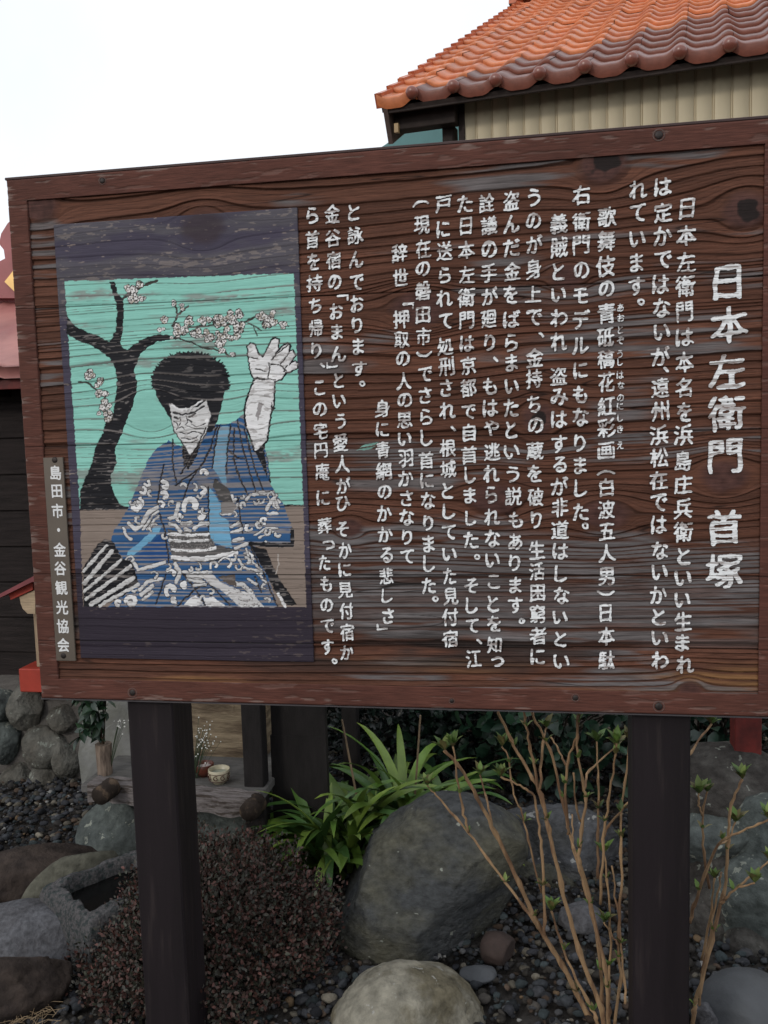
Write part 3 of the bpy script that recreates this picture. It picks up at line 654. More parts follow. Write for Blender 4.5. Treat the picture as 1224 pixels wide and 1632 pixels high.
# ------------------------------------------------------------------ lettering: raised strokes left standing when the board was blasted, painted white
CROP = {'1': (990, 280, 4.8), '2': (990, 600, 4.8), '3': (990, 800, 4.8), '4': (830, 280, 6.278), '5': (830, 520, 6.278), '6': (830, 760, 5.1),
        'A': (680, 290, 6.278), 'B': (680, 540, 6.278), 'C': (680, 790, 5.628), 'D': (470, 300, 5.322), 'E': (470, 550, 5.322), 'F': (470, 800, 5.322), 'N': (60, 720, 4.667)}
TEXT = [
 ('title_lettering', .077, '1 日 815 815 本 830 1140 左 810 1490 2 衛 805 280 門 800 610 首 790 1155 塚 785 1490'),
 ('text_column', 0, '1 日 505 250 本 500 455 左 497 660 衛 492 845 門 488 1040 は 487 1235 本 485 1425 2 名 480 85 を 485 270 浜 478 445 島 475 645 庄 475 825 兵 475 1010 衛 477 1190 と 480 1375 い 475 1545 3 い 470 750 生 475 915 ま 470 1080 れ 490 1245'),
 ('text_column', 0, '1 は 320 80 定 320 280 か 318 460 で 322 640 は 305 830 な 312 1010 い 312 1195 が 305 1380 、 345 1485 2 遠 300 85 州 300 265 浜 290 450 松 292 620 在 287 795 で 290 965 は 292 1135 な 297 1330 い 295 1500 3 か 287 710 と 290 880 い 295 1045 わ 298 1215'),
 ('text_column', 0, '1 れ 130 105 て 130 280 い 125 480 ま 120 665 す 120 845 。 152 962'),
 ('text_column', 0, '4 歌 865 410 舞 858 650 伎 850 905 の 858 1130 青 858 1375 5 砥 850 105 稿 852 330 花 860 555 紅 860 800 彩 855 1020 画 855 1245 （ 857 1465 6 白 697 85 波 695 265 五 700 445 人 700 620 男 695 810 ） 690 945 日 690 1110 本 697 1295 駄 700 1495'),
 ('reading_aid', .0165, '4 あ 998 1320 お 1003 1420 と 998 1540 5 ぞ 1000 140 う 995 275 し 995 355 は 995 485 な 1005 590 の 998 715 に 995 800 し 995 920 き 995 1030 え 995 1190'),
 ('text_column', 0, '4 右 605 190 衛 607 455 門 605 690 の 607 945 モ 600 1200 デ 603 1440 5 ル 595 195 に 597 440 も 595 680 な 602 905 り 592 1170 ま 595 1390 6 し 487 95 た 487 285 。 528 400'),
 ('text_column', 0, '4 義 380 475 賊 385 715 と 378 960 い 380 1190 わ 383 1420 5 れ 380 150 盗 380 495 み 382 705 は 383 930 す 385 1180 る 390 1385 6 が 315 75 非 318 250 道 318 430 は 325 605 し 325 790 な 330 965 い 320 1145 と 325 1320 い 330 1505'),
 ('text_column', 0, '4 う 132 215 の 128 450 が 135 680 身 128 930 上 125 1180 で 135 1420 、 205 1590 5 金 138 310 持 133 525 ち 130 775 の 150 990 蔵 140 1245 を 138 1475 6 破 120 165 り 125 350 生 130 595 活 130 770 困 135 945 窮 135 1115 者 140 1295 に 135 1465'),
 ('text_column', 0, 'A 盗 845 185 ん 850 420 だ 850 655 金 855 890 を 840 1125 ば 850 1370 B ら 848 35 ま 850 235 い 850 475 た 845 690 と 845 910 い 852 1130 う 860 1355 説 865 1575 C も 795 220 あ 795 415 り 790 605 ま 795 805 す 800 985 。 855 1128'),
 ('text_column', 0, 'A 詮 600 205 議 625 430 の 625 670 手 620 910 が 630 1140 廻 620 1370 B り 630 35 、 690 205 も 630 475 は 635 690 や 645 890 逃 655 1130 れ 645 1350 ら 645 1560 C れ 585 190 な 590 385 い 590 580 こ 600 775 と 595 970 を 605 1150 知 605 1340 っ 635 1495'),
 ('text_column', 0, 'A た 385 215 日 390 440 本 395 680 左 400 925 衛 395 1155 門 400 1380 B は 405 45 京 415 265 都 415 490 で 420 730 自 425 935 首 425 1160 し 435 1365 ま 433 1570 C し 395 200 た 395 400 。 450 550 そ 400 810 し 405 985 て 408 1170 、 470 1310 江 420 1465'),
 ('text_column', 0, 'A 戸 165 220 に 165 470 送 175 690 ら 180 930 れ 175 1160 て 190 1390 B 処 185 75 刑 195 275 さ 195 490 れ 205 715 、 265 900 根 210 1090 城 215 1300 と 210 1520 C し 197 140 て 200 330 い 205 525 た 205 720 見 215 905 付 210 1090 宿 210 1285'),
 ('text_column', 0, 'D （ 1065 125 現 1075 310 在 1085 510 の 1085 680 磐 1085 870 田 1085 1075 市 1090 1255 E ） 1095 75 で 1105 250 さ 1105 425 ら 1110 610 し 1115 785 首 1115 975 に 1120 1150 な 1130 1320 F り 1130 180 ま 1135 355 し 1137 525 た 1135 710 。 1190 825'),
 ('text_column', 0, 'D 辞 885 550 世 895 755 「 960 1000 押 900 1110 取 905 1285 E の 912 115 人 925 305 の 930 465 思 930 635 い 930 800 羽 940 960 か 938 1130 さ 945 1300 F な 948 130 り 950 300 て 955 465'),
 ('text_column', 0, 'E 身 740 540 に 740 715 青 745 890 網 752 1070 の 757 1245 F か 755 95 か 765 275 る 775 450 悲 775 630 し 780 795 さ 790 970 」 740 1060'),
 ('text_column', 0, 'D と 495 205 詠 510 395 ん 515 605 で 522 795 お 525 975 り 525 1160 ま 535 1340 E す 545 200 。 572 328'),
 ('text_column', 0, 'D 金 315 215 谷 320 420 宿 325 610 の 335 795 「 405 930 お 350 1045 ま 355 1215 E ん 365 75 」 312 165 と 370 300 い 375 475 う 385 645 愛 385 830 人 400 1010 が 410 1190 ひ 405 1345 F そ 400 230 か 425 410 に 420 575 見 425 750 付 435 925 宿 440 1105 か 440 1280'),
 ('text_column', 0, 'D ら 145 225 首 145 435 を 155 620 持 165 805 ち 170 995 帰 175 1185 E り 180 45 、 230 170 こ 205 360 の 210 545 宅 215 725 円 220 895 庵 230 1075 に 238 1295 F 葬 250 200 っ 285 365 た 250 515 も 262 695 の 268 875 で 275 1055 す 275 1230 。 332 1350'),
 ('plate_lettering', .0335, 'N 島 138 155 田 147 292 市 152 438 ・ 160 580 金 168 725 谷 172 865 観 180 1010 光 185 1155 協 190 1295 会 195 1435'),
]
GN = 72                                      # raster of one glyph: GN cells per em, field spans 1.5 em
_GL = {}
def glyph_field(ch, bold):
    """soft coverage field of one character on a raster centred on its own box"""
    k = (ch, bold)
    if k in _GL: return _GL[k]
    fc = bpy.data.curves.new('glyph', 'FONT'); fc.body = ch; fc.size = 1.0; fc.resolution_u = 3
    o = bpy.data.objects.new('glyph', fc); COL.objects.link(o)
    me = bpy.data.meshes.new_from_object(o.evaluated_get(bpy.context.evaluated_depsgraph_get()))
    me.calc_loop_triangles()
    v = np.array([p.co[:2] for p in me.vertices]); T = np.array([t.vertices[:] for t in me.loop_triangles])
    bpy.data.objects.remove(o); bpy.data.curves.remove(fc); bpy.data.meshes.remove(me)
    v -= (v.min(0) + v.max(0)) / 2
    if ch in '（）「」': v = np.stack([v[:, 1], -v[:, 0]], 1)
    n = int(GN * 1.5); ss = 2; m = n * ss
    img = np.zeros((m, m), np.float32)
    q = (v / 1.5 + 0.5) * m
    for t in T:
        p = q[t]; lo = np.maximum(np.floor(p.min(0)).astype(int), 0); hi = np.minimum(np.ceil(p.max(0)).astype(int) + 1, m)
        X, Y = np.meshgrid(np.arange(lo[0], hi[0]) + .5, np.arange(lo[1], hi[1]) + .5, indexing='ij')
        def e(a_, b_): return (b_[0] - a_[0]) * (Y - a_[1]) - (b_[1] - a_[1]) * (X - a_[0])
        e0, e1, e2 = e(p[0], p[1]), e(p[1], p[2]), e(p[2], p[0])
        img[lo[0]:hi[0], lo[1]:hi[1]] = np.maximum(img[lo[0]:hi[0], lo[1]:hi[1]], ((e0 >= 0) & (e1 >= 0) & (e2 >= 0)) | ((e0 <= 0) & (e1 <= 0) & (e2 <= 0)))
    def blur(a_, sg, ax):
        r = int(3 * sg) + 1; kx = np.exp(-.5 * (np.arange(-r, r + 1) / sg) ** 2); kx /= kx.sum()
        return np.apply_along_axis(lambda c: np.convolve(c, kx, 'same'), ax, a_)
    sx, sy = (2.6, 2.6) if bold == 'plate' else (4.4, 3.6) if bold == 'title' else (4.2, 3.1)          # uprights swell more than level strokes
    img = blur(blur(img, sx, 0), sy, 1)
    _GL[k] = img.reshape(n, ss, n, ss).mean((1, 3))
    return _GL[k]

def sample(img, x, y):
    n = img.shape[0]
    u = np.clip((x / 1.5 + .5) * n - .5, 0, n - 1.001); w_ = np.clip((y / 1.5 + .5) * n - .5, 0, n - 1.001)
    i, j = u.astype(int), w_.astype(int); f, g = u - i, w_ - j
    return (img[i, j] * (1 - f) + img[i + 1, j] * f) * (1 - g) + (img[i, j + 1] * (1 - f) + img[i + 1, j + 1] * f) * g

letter_m = mat('worn_white_lettering', (0, 0, 0), 0.75, 0.08, 60, 0.0004, 160, (0.35, 1, 2.5), 0.2, attr='tint')
plate_letter_m = mat('white_plate_lettering', (0.74, 0.74, 0.74), 0.5, 0.05, 30)
rr = random.Random(3)
def letter_part(name, em, spec, parent):
    V, Q, n0 = [], [], 0
    tok = spec.split(); i = 0; cr_ = None
    plate = name == 'plate_lettering'
    st = 0.0007 if plate or em == .0165 else 0.0008
    while i < len(tok):
        if len(tok[i]) == 1 and tok[i] in CROP and not (i + 1 < len(tok) and tok[i + 1].isdigit()):
            cr_ = CROP[tok[i]]; i += 1; continue
        ch, px, py = tok[i], cr_[0] + float(tok[i + 1]) / cr_[2], cr_[1] + float(tok[i + 2]) / cr_[2]; i += 3
        p = PY(px, py, 0.0)
        e = em or np.interp(px, [490, 1095], [0.0355, 0.0395])
        kana = '\u3040' <= ch <= '\u30ff'
        img = glyph_field(ch, 'plate' if plate else 'title' if em == .077 else 'brush')
        if plate: sx, sy, a, sh = .90, 1.0, 0, 0
        else: sx, sy, a, sh = rr.uniform(.88, .98), rr.uniform(1.00, 1.10), rr.uniform(-.035, .035), (.035 if kana else .075)
        if ch in '、。っ': sx, sy, sh = 1.0, 1.0, 0
        if em == .077: sx, sy = .96, .96
        hw = 0.68 * e
        g = np.arange(-hw, hw, st); X, Z = np.meshgrid(g, g, indexing='ij')
        jx, jy = rr.uniform(0, 99), rr.uniform(0, 99)
        x, y = X / e, Z / e
        x, y = x * math.cos(a) + y * math.sin(a), -x * math.sin(a) + y * math.cos(a)
        y = y / sy - sh * x; x = x / sx
        if not plate:
            dx_ = 0.07 * (vnoise(x * 4 + jx, y * 4 + jy, 1.) - .5); dy_ = 0.07 * (vnoise(x * 4 + jx, y * 4 + jy, 3.) - .5)
            f = sample(img, x + dx_, y + dy_)
            th = (0.160 if kana else 0.220) if em != .077 else 0.26
            if ch in '、。「」（）' or em == .0165: th = 0.15
            th = th + 0.15 * (vnoise(x * 5 + jy, y * 5 + jx, 5.) - .5) + 0.09 * (vnoise((X + p[0]) * 240, (Z + p[2]) * 700, 6.) - .5)
        else:
            f = sample(img, x, y); th = 0.13
        ok = f > th
        if not ok.any(): continue
        nx = len(g)
        pad = np.zeros((nx + 1, nx + 1), bool); pad[:-1, :-1] = ok
        vi = -np.ones((nx + 1, nx + 1), int)
        use = pad.copy(); use[1:] |= pad[:-1]; use[:, 1:] |= pad[:, :-1]; use[1:, 1:] |= pad[:-1, :-1]
        I, J = np.nonzero(use); vi[I, J] = np.arange(len(I))
        # round the stair-steps of the rim
        gx = p[0] - hw + I * st - st / 2; gz = p[2] - hw + J * st - st / 2
        ci, cj = np.nonzero(ok)
        top = np.stack([vi[ci, cj], vi[ci + 1, cj], vi[ci + 1, cj + 1], vi[ci, cj + 1]], 1)
        k_ = len(I); side = []
        for di, dj_, a0, a1 in ((-1, 0, (0, 1), (0, 0)), (1, 0, (1, 0), (1, 1)), (0, -1, (0, 0), (1, 0)), (0, 1, (1, 1), (0, 1))):
            q = np.zeros_like(ok)
            sl = [slice(max(di, 0), nx + min(di, 0)), slice(max(dj_, 0), nx + min(dj_, 0))]; sr = [slice(max(-di, 0), nx + min(-di, 0)), slice(max(-dj_, 0), nx + min(-dj_, 0))]
            q[tuple(sr)] = ok[tuple(sl)]
            bi, bj = np.nonzero(ok & ~q)
            u0, u1 = vi[bi + a0[0], bj + a0[1]], vi[bi + a1[0], bj + a1[1]]
            side.append(np.stack([u0, u1, u1 + k_, u0 + k_], 1))
        V.append(np.stack([np.concatenate([gx, gx]), np.concatenate([np.zeros(k_), np.ones(k_)]), np.concatenate([gz, gz])], 1))
        Q.append(np.concatenate([top] + side) + n0); n0 += 2 * k_
    V = np.concatenate(V); back = V[:, 1] > .5
    if plate:
        V[:, 1] = np.where(back, -0.0018, -0.0024); cols = None
    else:
        x, z = V[:, 0], V[:, 2] - HB
        d, v, fr, wd, kn, pl, dj = relief(x, z)
        V[:, 1] = np.where(back, 0.0085, 0.0008 + 0.55 * np.minimum(d, .004))
        n1 = fbm(x * 30, z * 160, 3.0, 3); n2 = fbm(x * 120, z * 420, 8.0, 2)
        w_ = np.clip((d - 0.0011) / 0.0006, 0, 1) * np.clip((n1 - .47) / .10, 0, 1) * .6 + .45 * np.clip((n2 - .68) / .06, 0, 1) + np.clip(kn - .35, 0, .6) * 1.2 * (n2 > .45)
        w_ = np.clip(w_, 0, .9)[:, None]
        cols = np.array([0.815, 0.825, 0.83]) * (0.9 + .2 * n1[:, None]) * (1 - w_) + np.array([0.17, 0.11, 0.09]) * w_
        cols = {'tint': np.where(back[:, None], np.array([0.10, 0.05, 0.04]), cols)}
    me = np_mesh(name, V, Q, False, cols)
    return link(name, me, plate_letter_m if plate else letter_m, parent)
for nm, em, spec in TEXT[:-1]:
    letter_part(nm, em, spec, sign)

# ------------------------------------------------------------------ name plate, bolts, posts
q = [PY(a, b, 0.0) for a, b in ((72.9, 729.6), (104, 728.6), (117.9, 1053), (86.8, 1053))]
x0, x1 = (q[0][0] + q[3][0]) / 2, (q[1][0] + q[2][0]) / 2; z1, z0 = (q[0][2] + q[1][2]) / 2, (q[2][2] + q[3][2]) / 2
plate_m = mat('bronze_anodised_plate', (0.125, 0.102, 0.082), 0.45, 0.10, 12, spec=0.5, metal=0.25)
k = MB(); k.box(np.array([x0, -0.0020, z0]), np.array([x1, 0.0030, z1]), 0.0008)
plate = k.build('name_plate', plate_m, sign); tag(plate, 'bronze name plate with white printed lettering')
letter_part(*TEXT[-1], plate)
bolt_m = mat('dark_rusty_bolt', (0.035, 0.028, 0.026), 0.55, 0.4, 60, metal=0.5)
def disc(name, px, py, r, y0, y1, m, parent, dome=0.4, n=20):
    p = PY(px, py, 0.0); k = MB()
    pr = [(r, y1), (r, y0 + r * .15), (r * .8, y0), (r * .3, y0 - r * dome * .2)]
    v = [[p[0] + a * math.cos(6.2832 * j / n), b, p[2] + a * math.sin(6.2832 * j / n)] for a, b in pr for j in range(n)]
    f = [[i * n + j, i * n + (j + 1) % n, (i + 1) * n + (j + 1) % n, (i + 1) * n + j] for i in range(3) for j in range(n)] + [list(range(3 * n, 4 * n))]
    k.add(v, f); return k.build(name, m, parent, True)
for px, py in ((88, 733), (101.8, 1044.6)):
    disc('plate_screw', px, py, 0.0065, -0.0035, 0.001, bolt_m, plate)
for px, py, r in ((1050, 215, .011), (163, 288, .008), (211, 1104, .0105), (917, 1112, .008), (1050, 1126, .011), (720, 1117, .006)):
    disc('bolt', px, py, r * .72, -0.0012, 0.01, bolt_m, sign)
    p = PY(px, py, 0.0); k = MB()             # countersunk washer ring
    n = 24; v, f = [], []
    for a, b in ((r * 1.05, 0.004), (r * 1.05, -0.0006), (r * .78, 0.0009), (r * .78, 0.004)):
        v += [[p[0] + a * math.cos(6.2832 * j / n), b, p[2] + a * math.sin(6.2832 * j / n)] for j in range(n)]
    k.add(v, [[i * n + j, i * n + (j + 1) % n, (i + 1) * n + (j + 1) % n, (i + 1) * n + j] for i in range(3) for j in range(n)])
    k.build('bolt_washer', mat('worn_bolt_rim', (0.11, 0.07, 0.06), 0.7, 0.3, 80), sign, True)
post_m = mat('dark_brown_painted_post', (0.0125, 0.009, 0.0105), 0.6, 0.35, 14, 0.0012, 60, (1, 1, 0.08), 0.22, second=(0.024, 0.018, 0.018), s2scale=55, s2pos=(.55, .72))
YP = 0.036
for a, b in ((203, 275), (1008, 1101)):
    pa, pb = PY(a, 1135, YP), PY(b, 1135, YP)
    k = MB(); k.box(np.array([pa[0], YP, -0.3]), np.array([pb[0], YP + 0.115, HB + 1.02]), 0.004); k.build('post', post_m, sign)
for xx in (0.25, 1.36):
    pass
trim_m = mat('thin_metal_edge', (0.10, 0.09, 0.095), 0.5, 0.2, 20, metal=0.6)
k = MB(); k.box(np.array([-0.002, 0.004, HB - 0.0035]), np.array([BW + 0.002, 0.035, HB - 0.0005])); k.build('drip_edge', trim_m, sign)
k = MB(); k.box(np.array([-0.004, 0.003, HB + BH + 0.0005]), np.array([BW + 0.004, 0.040, HB + BH + 0.006]), .001); k.build('top_cap', mat('dark_cap_strip', (0.055, 0.032, 0.03), .7, .3, 20), sign)

# ================================================================== ground and gravel
soil = mat('dark_garden_soil', (0.030, 0.026, 0.023), 0.95, 0.5, 6, 0.012, 30, spec=0.1, second=(0.055, 0.050, 0.046), s2scale=14)
n = 61; g = np.concatenate([[-300, -60, -15, -8], np.linspace(-5, 5, n), [8, 15, 60, 300]])
X, Y = np.meshgrid(g + 0.5, g + 2.0, indexing='ij')
Zg = -0.012 + 0.016 * (fbm(X * 1.7, Y * 1.7, 3., 3) - .5)
tag(link('ground', np_mesh('ground', np.stack([X, Y, Zg], -1).reshape(-1, 3), grid_faces(len(g), len(g)), True), soil), kind='structure')

peb_m = mat('river_pebbles', (0, 0, 0), 0.9, 0.35, 120, 0.0012, 240, spec=0.12, attr='tint')
PEB = [(0.050, 0.052, 0.058), (0.072, 0.074, 0.082), (0.036, 0.037, 0.043), (0.10, 0.10, 0.105), (0.060, 0.054, 0.048), (0.085, 0.060, 0.045), (0.055, 0.068, 0.072), (0.14, 0.125, 0.10), (0.045, 0.042, 0.040), (0.065, 0.07, 0.078)]
iv, it = ico(2)
def pebbles(name, label, N, xr, yr, smin, smax):
    x, y = rng.uniform(*xr, N), rng.uniform(*yr, N)
    s = smin + (smax - smin) * rng.random(N) ** 2.6
    sc = np.stack([s * rng.uniform(.8, 1.3, N), s * rng.uniform(.7, 1.1, N), s * rng.uniform(.45, .8, N)], 1)
    a = rng.uniform(0, 6.28, N); ti = rng.normal(0, .3, N)
    ca, sa, ct, st = np.cos(a), np.sin(a), np.cos(ti), np.sin(ti)
    z0 = np.zeros(N); o1 = np.ones(N)
    Rz = np.stack([ca, -sa, z0, sa, ca, z0, z0, z0, o1], 1).reshape(N, 3, 3); Rx = np.stack([o1, z0, z0, z0, ct, -st, z0, st, ct], 1).reshape(N, 3, 3)
    R = Rz @ Rx @ (np.eye(3)[None] * sc[:, None, :])
    # three pebble shapes, chipped out of a sphere by planes
    out_v, out_f, out_c, o = [], [], [], 0
    for k in range(3):
        tv = iv.copy(); q = np.random.default_rng(40 + k)
        for _ in range(7):
            nn = q.normal(size=3); nn /= np.linalg.norm(nn); dd = np.maximum(0, tv @ nn - q.uniform(.55, .85)); tv = tv - dd[:, None] * nn * .9
        m = np.arange(N) % 3 == k
        v, f = scatter(tv, it, R[m], np.stack([x[m], y[m], s[m] * rng.uniform(-.1, .55, m.sum())], 1))
        out_v.append(v); out_f.append(f[0] + o); o += len(v)
        c = .60 * np.asarray(PEB)[rng.integers(0, len(PEB), m.sum())] * rng.lognormal(0, .28, (m.sum(), 1))
        lt = rng.random(m.sum()) < .018; c[lt] = np.array([0.20, 0.195, 0.185]); c[rng.random(m.sum()) < .012] = (0.11, 0.075, 0.045)
        out_c.append(np.repeat(c, len(tv), 0))
    me = np_mesh(name, np.concatenate(out_v), np.concatenate(out_f), True, {'tint': np.concatenate(out_c)})
    return tag(link(name, me, peb_m), label, 'gravel', kind='stuff')
pebbles('gravel', 'dark grey river pebbles spread over the garden bed', 32000, (-1.8, 2.4), (-0.1, 2.5), 0.006, 0.0195)

# ================================================================== rocks
def rock_geo(seed, size, rough=0.10, cuts=7, sub=5, cut=(.62, .92), stretch=(1, 1, 1)):
    v, f = ico(sub); v = v.copy(); q = np.random.default_rng(seed)
    for _ in range(cuts):
        nn = q.normal(size=3); nn /= np.linalg.norm(nn)
        d = np.maximum(0, v @ nn - q.uniform(*cut)); v = v - d[:, None] * nn * .88
    o = q.uniform(0, 50, 3); st = np.asarray(stretch)
    p = v * st
    r = 1 + rough * 2 * (fbm(p[:, 0] * 1.6 + o[0], p[:, 1] * 1.6 + o[1], p[:, 2] * 1.6 + o[2], 3) - .5) + rough * .7 * (fbm(p[:, 0] * 6 + o[1], p[:, 1] * 6 + o[2], p[:, 2] * 6 + o[0], 4) - .5)
    ridge = np.abs(fbm(p[:, 0] * 2.4 + o[2], p[:, 1] * 2.4, p[:, 2] * 2.4 + o[1], 3) - .5)
    r = r - rough * .35 * np.exp(-(ridge / .018) ** 2) * (fbm(p[:, 0] * 1.3, p[:, 1] * 1.3, p[:, 2] * 1.3 + o[0], 2) > .5)
    return v * r[:, None] * np.asarray(size), f

def rock(name, label, cat, c, size, seed, m, rz=0.0, tilt=(0, 0), group=None, parent=None, **kw):
    v, f = rock_geo(seed, size, **kw)
    v = v @ (rotz(rz) @ rotx(tilt[0]) @ roty(tilt[1])).T + np.asarray(c)
    o = link(name, np_mesh(name, v, f, True), m, parent)
    if label: tag(o, label, cat, group)
    return o

slate_m = mat('dark_schist', (0.055, 0.058, 0.060), 0.88, 0.5, 40, 0.008, 70, (1, 1, 1.6), 0.15, second=(0.085, 0.082, 0.062), s2scale=3.2, s2pos=(.42, .60), spots=((0.22, 0.23, 0.20), 14, .17), detail=10)
grey2_m = mat('grey_schist', (0.080, 0.082, 0.088), 0.88, 0.5, 34, 0.009, 60, (1, 1, 1.6), 0.2, second=(0.060, 0.060, 0.058), s2scale=3, spots=((0.24, 0.24, 0.23), 15, .26))
cream_m = mat('cream_granite', (0.215, 0.200, 0.160), 0.9, 0.55, 24, 0.012, 40, spec=0.2, second=(0.120, 0.105, 0.072), s2scale=7, s2pos=(.46, .58), spots=((0.28, 0.27, 0.24), 22, .22))
lichen_m = mat('lichen_stone', (0.085, 0.096, 0.090), 0.93, 0.5, 30, 0.008, 50, spec=0.1, second=(0.060, 0.068, 0.066), s2scale=6, spots=((0.20, 0.21, 0.18), 22, .36))
brown_m = mat('rough_brown_rock', (0.050, 0.038, 0.032), 0.95, 0.6, 9, 0.012, 34, spec=0.1, second=(0.028, 0.022, 0.020), s2scale=7)
grey_m = mat('pale_grey_stone', (0.100, 0.100, 0.108), 0.92, 0.45, 70, 0.008, 70, spec=0.12, second=(0.070, 0.068, 0.072), s2scale=9, s2pos=(.42, .6))
dark_m = mat('smooth_dark_stone', (0.062, 0.066, 0.072), 0.65, 0.3, 6, 0.002, 60, spec=0.3)
wallrock_m = mat('cemented_cobbles', (0.070, 0.066, 0.060), 0.95, 0.55, 30, 0.012, 44, spec=0.1, second=(0.040, 0.036, 0.033), s2scale=6, s2pos=(.42, .58), spots=((0.15, 0.155, 0.135), 20, .26))
olive_m = mat('olive_slab', (0.095, 0.092, 0.072), 0.93, 0.45, 30, 0.008, 50, spec=0.15)
mortar_m = mat('old_mortar', (0.095, 0.086, 0.078), 0.95, 0.4, 8, 0.010, 40, spec=0.1)

def hull_rock(name, label, cat, outline, y, dep, m, seed, rough=.05):
    """a boulder: its measured front silhouette swept round into a full body of depth dep"""
    P = np.array([PY(a_, b_, y) for a_, b_ in outline]); c = P.mean(0); q = np.random.default_rng(seed)
    ang = np.arctan2(P[:, 2] - c[2], P[:, 0] - c[0]); rr_ = np.hypot(P[:, 2] - c[2], P[:, 0] - c[0]); o_ = np.argsort(ang); ang, rr_ = ang[o_], rr_[o_]
    v, f = ico(6); v = v.copy()
    for _ in range(11):
        nn = q.normal(size=3); nn[1] = -abs(nn[1]) * 1.5; nn[2] = max(nn[2], -.15); nn /= np.linalg.norm(nn); d = np.maximum(0, v @ nn - q.uniform(.60, .84)); v = v - d[:, None] * nn * .95
    th = np.arctan2(v[:, 2], v[:, 0]); rad2 = np.interp(th, np.concatenate([ang - 2 * np.pi, ang, ang + 2 * np.pi]), np.tile(rr_, 3))
    n0 = fbm(v[:, 0] * 1.7 + seed, v[:, 1] * 1.7, v[:, 2] * 1.7, 3) - .5; n1 = fbm(v[:, 0] * 7 + seed, v[:, 1] * 7, v[:, 2] * 9 + v[:, 0] * 4, 4) - .5
    bed = np.abs(((v[:, 2] * 1.1 + v[:, 0] * .35 + .16 * n0) * 5.0) % 1 - .5)       # tilted bedding, opened into shallow steps
    k_ = 1 + rough * 1.6 * n0 + rough * 1.3 * n1 - rough * .75 * np.exp(-(bed / .03) ** 2) * (n0 > -.03)
    hr = np.hypot(v[:, 0], v[:, 2])
    out = np.stack([v[:, 0] * rad2, v[:, 1] * dep, v[:, 2] * rad2], 1) * k_[:, None] + c
    return tag(link(name, np_mesh(name, out, f, True), m), label, cat)
hull_rock('boulder', 'large slanting dark grey boulder beside the strap-leaved plants', 'boulder',
          [(512, 1430), (540, 1386), (590, 1340), (640, 1304), (690, 1282), (745, 1284), (800, 1306), (838, 1332), (842, 1362), (822, 1400), (800, 1455), (770, 1500), (720, 1528), (650, 1545), (580, 1545), (530, 1520), (500, 1470)], .75, .36, slate_m, 12)
hull_rock('boulder', 'paler grey rock mass behind the bare shrub stems', 'boulder',
          [(780, 1310), (830, 1300), (880, 1292), (940, 1300), (985, 1330), (1000, 1390), (985, 1450), (940, 1480), (880, 1478), (820, 1440), (780, 1380)], 1.16, .22, grey2_m, 15)
rock('boulder', 'cream and olive speckled boulder in front of the dark grey one', 'boulder', PY(648, 1640, .27), (.205, .17, .150), 23, cream_m, .5, rough=.09, cuts=6, sub=6, cut=(.72, .95))
rock('boulder', 'flat grey rock behind the bare shrub stems', 'boulder', PY(880, 1425, 1.15), (.24, .20, .20), 31, slate_m, -.3, rough=.09, cuts=8)
rock('stone', 'small rust brown stone at the foot of the dark grey boulder', 'stone', PZ(792, 1512, .03), (.055, .05, .045), 41, mat('rust_stone', (0.040, 0.026, 0.022), .85, .4, 20, .003, 60), .4, sub=4)
rock('stone', 'flat grey stone lying on the pebbles by the cream boulder', 'stone', PZ(762, 1552, .012), (.05, .04, .018), 42, dark_m, .2, sub=4)
rock('stone', 'grey stone under the bare stems, left of the right post', 'stone', PZ(925, 1465, .03), (.065, .06, .05), 45, grey_m, .2, sub=4)
rock('stone', 'smooth dark round stone at the lower right corner', 'stone', PY(1190, 1612, .40), (.125, .11, .095), 51, dark_m, .3, rough=.03, cuts=3, cut=(.85, .97))
rock('stone', 'small pale grey stone left of the round dark stone', 'stone', PZ(1125, 1622, .02), (.04, .035, .035), 52, grey_m, .9, sub=4)

# the cemented rock base right of the board, with the red post on it
base = empty('rock_base', PZ(1180, 1560), 'lichen-spotted base of cemented rocks at the right edge', 'rock base')
for j, (px, py, y, s, sd_) in enumerate([(1175, 1255, 1.12, (.26, .22, .13), 61), (1185, 1330, 1.00, (.22, .17, .15), 62), (1120, 1330, 1.12, (.10, .12, .20), 63), (1150, 1420, .88, (.15, .12, .13), 64),
                                         (1205, 1450, .80, (.13, .12, .16), 65), (1120, 1500, .82, (.11, .10, .15), 66), (1180, 1530, .74, (.14, .11, .11), 67), (1240, 1370, .90, (.15, .15, .2), 68), (1290, 1480, .9, (.2, .2, .25), 69)]):
    rock('stone', None, None, PY(px, py, y), s, sd_, (wallrock_m, lichen_m, wallrock_m)[j % 3], j * .7, parent=base, rough=.10, cuts=8)
rock('mortar_core', None, None, PY(1200, 1430, 1.05), (.26, .16, .36), 70, mortar_m, 0, parent=base, rough=.12)
red_m = mat('red_painted_wood', (0.135, 0.020, 0.016), 0.6, 0.3, 14, 0.001, 60, spec=0.3, second=(0.075, 0.014, 0.012), s2scale=9)
pa, pb = PY(1171, 1192, 1.10), PY(1214, 1194, 1.10)
k = MB(); k.box(np.array([pa[0], 1.10, pa[2] - .03]), np.array([pb[0], 1.10 + pb[0] - pa[0], pa[2] + 1.1]), .003)
k.box(np.array([pa[0] - .012, 1.09, pa[2] + 1.1]), np.array([pb[0] + .012, 1.11 + pb[0] - pa[0], pa[2] + 1.13]), .004)
tag(k.build('red_post', red_m), 'dark red square wooden post standing on the cemented rocks', 'post')

